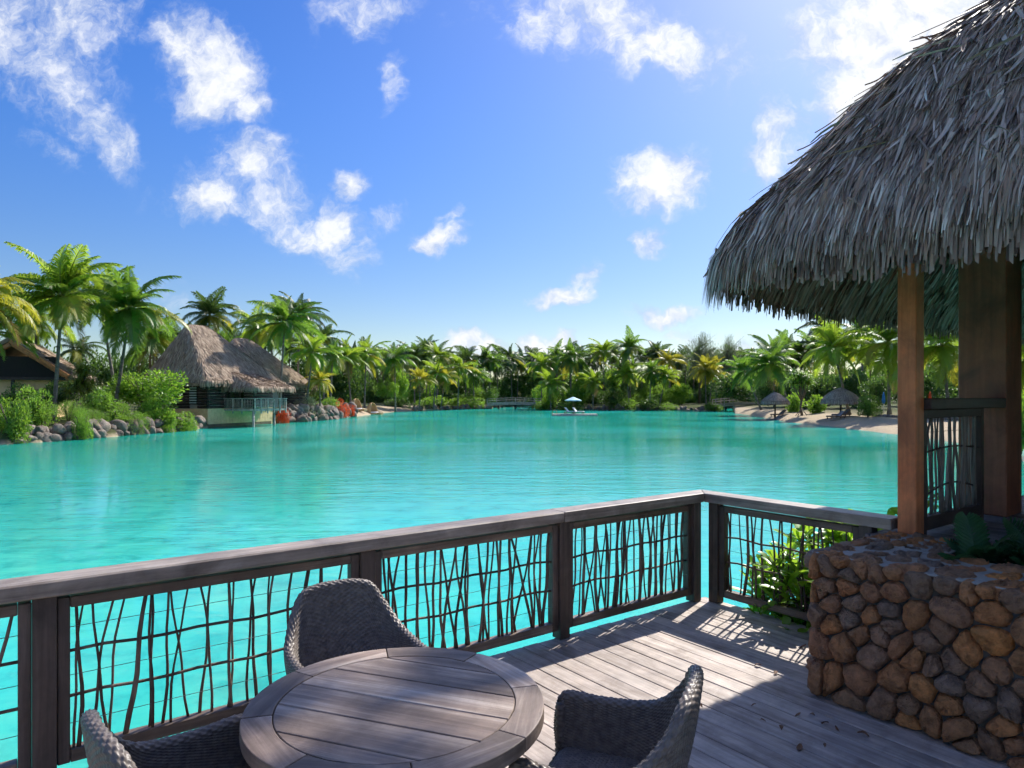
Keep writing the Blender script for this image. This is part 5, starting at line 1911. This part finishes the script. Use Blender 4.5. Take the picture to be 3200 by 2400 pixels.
    ob('hand_rail', box(2.0, 2.18, -3.61, 0, 2.72, 2.80, M['greywood'], .01), b)
    ob('hand_rail', box(6.72, 6.9, -3.61, 0, 2.72, 2.80, M['greywood'], .01), b)
    for k in range(6):
        x = 2.15 + 4.6 * k / 5
        ob('post', box(x - .06, x + .06, -3.77, -3.65, 1.3, 2.72, M['greywood'], .008), b)
    for y in (-2.2, -1.1):
        for x in (2.1, 6.8):
            ob('post', box(x - .05, x + .05, y - .05, y + .05, 1.3, 2.72, M['greywood'], .008), b)
    rd = random.Random(2)
    sk = tube('baluster', [(0, 0, 0), (.015, .01, .5), (-.01, 0, .95)], .014, M['greywood'], 5)
    for k in range(52):
        x = 2.2 + 4.5 * k / 51
        ob('baluster', sk, b, (x, -3.71, 1.76), (rd.uniform(-.03, .03), rd.uniform(-.07, .07), 0))
    for k in range(30):
        y = -3.5 + 3.4 * k / 29
        ob('baluster', sk, b, (2.1, y, 1.76), (rd.uniform(-.07, .07), 0, 0))
    for z in (1.98, 2.3, 2.55):
        ob('mid_rail', box(2.2, 6.7, -3.725, -3.70, z, z + .025, M['greywood'], 0), b)
    ob('porch_post', tube('porch_post', [(2.3, -3.5, 1.75), (2.3, -3.5, 3.8)], .09, M['log'], 8), h)
    ob('porch_post', tube('porch_post', [(6.6, -3.5, 1.75), (6.6, -3.5, 3.8)], .09, M['log'], 8), h)
    # the second bungalow stands behind it
    h2 = copy_tree(h)
    h2.location = A + Vector((.2, 11.2, .0)); h2.scale = (1, 1, .96)
    h2['label'] = 'second thatched bungalow half hidden behind the first, roof sloping down to the right'
    h['group'] = h2['group'] = 'bungalows on the left shore'
    for ch in list(h2.children):
        if ch.name.split('.')[0] in ('porch_roof', 'balcony', 'porch_post', 'window', 'glass_door'):
            for g in list(ch.children): bpy.data.objects.remove(g)
            bpy.data.objects.remove(ch)


M['waterstain'] = plain('stained_plinth', (.16, .14, .09), .8, .3, 5)
M['louvre'] = plain('white_louvre', (.5, .62, .6), .5, .1)
build_bungalow()


def build_gable_house():
    d = 56.0
    X0 = px(28, d)
    h = thing('gable_house', 'house at the left edge with orange gable boards above a beige wall', 'house', (X0, d, 0), R(22))
    # gable end faces -y; ridge runs along +y
    apex, eave, hw = 7.4, 4.55, 3.9
    wall = MB()
    wall.box(-hw + .9, hw - .9, .9, 10, .3, 4.6)
    ob('wall', wall.me('wall', M['beige']), h)
    ob('gable_recess', box(-hw + .7, hw - .7, .35, .88, 4.4, 6.3, M['darkroom'], 0), h)
    for s in (-1, 1):
        L = math.hypot(hw + .2, apex - eave)
        a = math.atan2(apex - eave, hw + .2)
        for off, wz in ((0, .30), (.34, .16)):
            o = ob('bargeboard', box(0, L, -.06, .06, -wz, 0, M['bargeboard'], .01), h, (s * (hw + .2), -.15 + off, eave - off * .6), (0, -a if s < 0 else -(math.pi - a), 0))
            if s > 0: o.rotation_euler = (0, -(math.pi - a), 0); o.location.z += wz * 0
        # thatch slope
        V = []
        for (x, z) in ((s * (hw + .5), eave - .1), (0, apex + .12)):
            for y in (-.05, 10):
                V += [(x, y, z), (x, y, z + .35)]
        me = mk('thatch_slope', V, [(1, 3, 7, 5), (0, 4, 6, 2), (0, 1, 5, 4), (2, 6, 7, 3), (0, 2, 3, 1), (4, 5, 7, 6)], M['thatch_far'])
        at = me.attributes.new('tone', 'FLOAT', 'POINT'); at.data.foreach_set('value', [.2] * len(V))
        ro = ob('thatch_slope', me, h)
    rf = Roof(-hw - .55, hw + .55, -.25, 10.2, ((apex - eave) / (hw + .5), (apex - eave) / (hw + .5), 90, 90), eave + .25, .05)
    x = rng.uniform(-hw - .55, hw + .55, 5200); y = rng.uniform(.25, 9.6, 5200); q = rf.q(x, y); k = q > 0
    tag(ob('thatch_strips', strip_mesh('thatch_strips', [strips(rf, x[k], y[k], .9, .11, 3, (.02, .14), .3, .5, 0, .2)], M['thatch_far']), ro), kind='stuff')
    for x in (-hw + .5, 0.2, hw - .9):
        ob('post', box(x - .12, x + .12, .2, .44, .3, 4.5, M['log'], .01), h)
    ob('tie_beam', box(-hw, hw, .1, .34, 4.35, 4.6, M['log'], .01), h)


build_gable_house()


# ------------------------------------------------------------------ footbridges, float, beach furniture
def bridge(label, xa, xb, d, zdeck, arch, seed):
    Xa, Xb = px(xa, d), px(xb, d)
    L = Xb - Xa
    b = thing('footbridge', label, 'footbridge', (Xa, d, 0), 0, 'timber footbridges')
    n = 8
    up = lambda x: arch * math.sin(math.pi * x / L)
    for k in range(n):
        x0, x1 = L * k / n, L * (k + 1) / n
        for j, (z0, z1) in enumerate(((-.62, -.35), (-.33, -.05), (-.03, .12))):
            V = [(x0 + .01, -.05, zdeck + z0 + up(x0)), (x1 - .01, -.05, zdeck + z0 + up(x1)), (x1 - .01, -.05, zdeck + z1 + up(x1)), (x0 + .01, -.05, zdeck + z1 + up(x0))]
            V += [(x, .02, z) for x, y, z in V]
            ob('side_board', mk('side_board', V, [(0, 1, 2, 3), (7, 6, 5, 4), (0, 4, 5, 1), (1, 5, 6, 2), (2, 6, 7, 3), (3, 7, 4, 0)], M['greywood']), b)
    deck = [(L * k / 12, 1.1, zdeck + up(L * k / 12)) for k in range(13)]
    V, F = [], []
    for x, y, z in deck: V += [(x, .03, z), (x, 2.2, z), (x, .03, z - .12), (x, 2.2, z - .12)]
    for k in range(12):
        a = k * 4
        F += [(a, a + 4, a + 5, a + 1), (a + 2, a + 3, a + 7, a + 6)]
    ob('walkway', mk('walkway', V, F, M['greywood']), b)
    for y in (-.02, 2.2):
        for k in range(7):
            x = L * k / 6
            ob('post', box(x - .07, x + .07, y - .07, y + .07, zdeck - .6 + up(x), zdeck + 1.0 + up(x), M['greywood'], .01), b)
        for zz in (.55, 1.0):
            ob('hand_rail', tube('hand_rail', [(L * k / 12, y, zdeck + zz + up(L * k / 12)) for k in range(13)], .07, M['greywood'], 6), b)
    for x in (L * .2, L * .5, L * .8):
        for y in (.3, 1.9):
            ob('pile', tube('pile', [(x, y, -2.2), (x, y, zdeck - .1 + up(x))], .2, M['log'], 8), b)


bridge('long low timber footbridge in the middle of the far shore', 1522, 1700, 158, 1.35, .25, 1)
bridge('timber footbridge right of the float, left of the beach tip', 2236, 2400, 140, 1.3, .35, 2)


def build_float():
    d = 103.0
    X0 = px(1727, d)
    f = thing('swim_float', 'low beige floating platform of square blocks out on the lagoon', 'float', (X0, d, 0))
    n, s = 14, .49
    me = box(.01, s - .01, .01, s - .01, -.12, .30, M['plastic'], .05)
    for i in range(n):
        for j in range(6):
            ob('float_block', me, f, (i * s, j * s, 0))
    lug = tube('lug', [(0, 0, 0), (0, -.05, 0)], .06, M['cushion'], 8)
    for i in range(1, n):
        ob('lug', lug, f, (i * s, .0, .13))
    for y in (.25, .65):
        pts = [(-.05, y, -.35), (-.05, y, .35)] + [(.32 - .37 * math.cos(a), y, .45 + .45 * math.sin(a)) for a in np.linspace(0, math.pi, 9)] + [(.69, y, .30)]
        ob('ladder_rail', tube('ladder_rail', pts, .035, M['rattan'], 6), f)
    for z in (-.15, .05):
        ob('ladder_rung', tube('ladder_rung', [(-.05, .25, z), (-.05, .65, z)], .025, M['rattan'], 6), f)

    def lounger(label, x, y, rz, base, frame_m, cush_m, group, scale=1.0, gz=None, back=48):
        t = thing('sun_lounger', label, 'sun lounger', (x, y, base), rz, group)
        ob('frame', box(-.95, .95, -.31, .31, .24, .30, frame_m, .01), t)
        for lx in (-.8, .8):
            for ly in (-.27, .27):
                ob('leg', box(lx - .035, lx + .035, ly - .035, ly + .035, 0, .239, frame_m, .004), t)
        ob('seat_pad', box(-.30, .95, -.29, .29, .302, .38, cush_m, .03), t)
        o = ob('back_pad', box(-.80, 0, -.29, .29, 0, .08, cush_m, .03), t, (-.30, 0, .302), (0, R(back), 0))
        o2 = ob('back_frame', box(-.78, 0, -.30, .30, -.05, -.002, frame_m, .006), t, (-.30, 0, .302), (0, R(back), 0))
        t.scale = (scale,) * 3
    lounger('white cushioned sun lounger under the pale blue parasol, left one on the float', X0 + 2.75, d + 1.3, R(-32), .30, M['teak'], M['cushion'], 'loungers on the float', 1.05)
    lounger('white cushioned sun lounger on the float, the right one of the pair', X0 + 3.95, d + 1.3, R(-32), .30, M['teak'], M['cushion'], 'loungers on the float', 1.05)
    # parasol
    p = thing('canvas_parasol', 'open pale blue canvas parasol standing on the float', 'parasol', (X0 + 3.25, d + 1.7, .30))
    ob('pole', tube('pole', [(0, 0, 0), (0, 0, 2.65)], .03, M['teak'], 8), p)
    R0, zt, ze = 1.28, 2.62, 2.08
    for k in range(8):
        a0, a1 = 2 * math.pi * k / 8, 2 * math.pi * (k + 1) / 8
        pt = lambda r, a, z: (r * math.cos(a), r * math.sin(a), z)
        V = [(0, 0, zt), pt(R0, a0, ze), pt(R0 * .96, (a0 + a1) / 2, ze + .03), pt(R0, a1, ze), pt(R0, a1, ze - .14), pt(R0 * .96, (a0 + a1) / 2, ze - .11), pt(R0, a0, ze - .14)]
        o = ob('canvas_panel', mk('canvas_panel', V, [(0, 1, 2), (0, 2, 3), (1, 6, 5, 2), (2, 5, 4, 3)], M['umbrella']), p)
        so = o.modifiers.new('solid', 'SOLIDIFY'); so.thickness = .01
    for k in range(8):
        a = 2 * math.pi * k / 8
        ob('rib', tube('rib', [(0, 0, zt - .06), (R0 * math.cos(a) * .98, R0 * math.sin(a) * .98, ze - .04)], .012, M['teak'], 5), p)
    # beach parasols
    for (lab, x, d2, rad, za, zeave, sd) in (('smaller thatched beach parasol, farther along the right beach', 2422, 88, 1.75, 3.55, 2.1, 1), ('larger thatched beach parasol behind the big crossing palm trunk', 2627, 74, 2.0, 3.95, 2.3, 2)):
        X = px(x, d2); g = ground_z(X, d2)
        t = thing('beach_parasol', lab, 'parasol', (X, d2, 0), 0, 'thatched parasols on the right beach')
        ob('pole', tube('pole', [(0, 0, g - .2), (0, 0, za - .2)], .11, M['log'], 8), t)
        n = 24
        V = [(0, 0, za)]; F = []
        for r, z in ((.35, za - .3), (.7, za - .75), (1.0, zeave + .22), (.97, zeave)):
            for k in range(n):
                a = 2 * math.pi * k / n
                V.append((rad * r * math.cos(a), rad * r * math.sin(a), z if r < .97 else z))
        for k in range(n): F.append((0, 1 + k, 1 + (k + 1) % n))
        for j in range(3):
            for k in range(n): F.append((1 + j * n + k, 1 + (j + 1) * n + k, 1 + (j + 1) * n + (k + 1) % n, 1 + j * n + (k + 1) % n))
        me = mk('canopy', V, F, M['thatch_beach'], True)
        at = me.attributes.new('tone', 'FLOAT', 'POINT'); at.data.foreach_set('value', [.2] * len(V))
        cn = ob('canopy', me, t)
        m = 1500
        aa = rng.uniform(0, 6.283, m); rr = rad * np.sqrt(rng.uniform(.01, 1.0, m))
        zz = np.interp(rr / rad, [0, .35, .7, 1.0], [za, za - .3, za - .75, zeave + .22])
        V = np.zeros((m, 4, 3)); L = rng.uniform(.3, .55, m)
        r2 = np.minimum(rr + L * .75, rad * 1.04); z2 = np.interp(r2 / rad, [0, .35, .7, 1.0, 1.04], [za, za - .3, za - .75, zeave + .22, zeave - .02]) + .05 - np.where(rr + L * .75 > rad, .2, 0) * rng.uniform(.3, 1.3, m)
        da = .05 / np.maximum(rr, .15)
        for q, (r_, z_, s_) in enumerate(((rr, zz + .03, -1), (rr, zz + .03, 1), (r2, z2, .7), (r2, z2, -.7))):
            V[:, q, 0] = r_ * np.cos(aa + s_ * da * .8); V[:, q, 1] = r_ * np.sin(aa + s_ * da * .8); V[:, q, 2] = z_
        me = mk('thatch_strips', V.reshape(-1, 3), np.arange(m * 4).reshape(m, 4), M['thatch_beach'])
        at = me.attributes.new('tone', 'FLOAT', 'POINT'); at.data.foreach_set('value', np.repeat(rng.uniform(.2, .9, m), 4).astype(np.float32))
        tag(ob('thatch_strips', me, cn), kind='stuff')
    LB = 'loungers on the right beach'
    for (lab, x, d2, rz) in (('dark slatted lounger under the smaller beach parasol, left of its pair', 2418, 86.5, 0), ('dark slatted lounger under the smaller beach parasol, right of its pair', 2432, 87.6, 0),
                             ('dark slatted lounger under the larger beach parasol, left of its pair', 2612, 71.5, 0), ('dark slatted lounger under the larger beach parasol, right of its pair', 2628, 72.7, 0)):
        X = px(x, d2)
        lounger(lab, X, d2, R(196), ground_z(X, d2) + .02, M['teak'], M['greyslat'], LB, 1.05, None, 38)
    # rattan daybeds on the left beach
    for (lab, x, d2) in (('rattan shell daybed on the left beach, nearer the bougainvillea', 1113, 108), ('rattan shell daybed on the left beach between two small palm trunks', 1164, 112)):
        X = px(x, d2); g = ground_z(X, d2)
        t = thing('rattan_daybed', lab, 'daybed', (X, d2, g), R(-25), 'rattan daybeds on the left beach')
        V, F = [], []
        nu, nv = 14, 8
        for i in range(nu + 1):
            a = R(70) + R(220) * i / nu
            for j in range(nv + 1):
                e = R(88) * j / nv
                V.append((1.1 * math.cos(a) * math.cos(e) * .95, 1.05 * math.sin(a) * math.cos(e), .25 + 1.75 * math.sin(e)))
        for i in range(nu):
            for j in range(nv):
                k = i * (nv + 1) + j
                F.append((k, k + nv + 1, k + nv + 2, k + 1))
        o = ob('shell', mk('shell', V, F, M['rattan'], True), t)
        so = o.modifiers.new('solid', 'SOLIDIFY'); so.thickness = .06
        ob('base', tube('base', [(0, 0, 0), (0, 0, .32)], [.98, 1.02], M['rattan'], 20), t)
        ob('mattress', tube('mattress', [(0, 0, .33), (0, 0, .48)], [.92, .90], M['cushion'], 20), t)
        ob('foot_stool', box(1.15, 1.9, -.4, .4, 0, .35, M['rattan'], .03), t)
    for (lab, x, d2, mat, nm) in (('closed blue parasol on the lawn left of the pavilion post', 2761, 78, M['bluecanvas'], 'closed_parasol'), ('red closed parasol seen between pavilion post and column', 2906, 70, M['redcanvas'], 'closed_parasol')):
        X = px(x, d2); g = ground_z(X, d2)
        t = thing(nm, lab, 'parasol', (X, d2, g))
        ob('pole', tube('pole', [(0, 0, 0), (0, 0, 2.3)], .03, M['cushion'], 6), t)
        ob('folded_canvas', tube('folded_canvas', [(0, 0, 1.0), (0, 0, 1.3), (0, 0, 2.0), (0, 0, 2.35)], [.10, .20, .12, .02], mat, 8), t)


build_float()


# ------------------------------------------------------------------ fallen leaves on the deck
def fallen_leaves():
    rd = random.Random(6)
    me = []
    for k in range(3):
        V, F = [], []
        L = .055
        for i in range(6):
            t = i / 5; w = .016 * math.sin(math.pi * min(max(t, .04), .97)) ; z = .012 * math.sin(t * 3 + k)
            V += [(L * (t - .5), -w, z + .008), (L * (t - .5), 0, z + .002), (L * (t - .5), w, z + .010)]
        for i in range(5):
            for j in range(2): F.append((i * 3 + j, i * 3 + j + 1, i * 3 + j + 4, i * 3 + j + 3))
        me.append(mk('fallen_leaf', V, F, M['deadleaf'], True))
    spots = [(495, 1075, 1, 'curled brown leaf on the deck in the shadow of the return railing cap'), (595, 1118, 1, 'brown leaf on the deck at the edge of the railing cap shadow'),
             (745, 965, 1.6, 'long dark leaf on the deck against the stone wall corner'), (165, 1310, .9, 'small upright leaf on the deck right of the near armchair'),
             (470, 1303, .7, 'tiny dark leaf alone on the sunlit deck boards'), (725, 1357, .9, 'dark leaf on the deck near the foot of the stone wall'),
             (810, 1360, .8, 'second dark leaf at the foot of the stone wall'), (880, 1410, 1.1, 'dark curled leaf farther along the stone wall foot'),
             (950, 1440, .8, 'dark leaf next to the curled one by the wall foot'), (630, 1435, .9, 'reddish leaf on the boards at the roof shadow edge'),
             (525, 1390, .6, 'small leaf speck above the reddish one on the boards'), (735, 1550, 1.2, 'orange brown leaf in the shade of the pavilion roof'),
             (1100, 1478, 1.3, 'brown leaf in the shade close to the large orange stone'), (880, 1535, .6, 'tiny leaf right of the orange brown leaf in the shade')]
    for i, (cx, cy, s, lab) in enumerate(spots):
        X, Y = 2100 + .5424 * cx, 1500 + .5424 * cy
        d = FP * 1.75 / (Y - HZ)
        o = ob('fallen_leaf', me[i % 3], None, (px(X, d), d, 1.2535), (rd.uniform(-.3, .3), rd.uniform(-.2, .2), rd.uniform(0, 6.28)), s * .78)
        tag(o, lab, 'leaf', 'fallen leaves on the deck')


fallen_leaves()
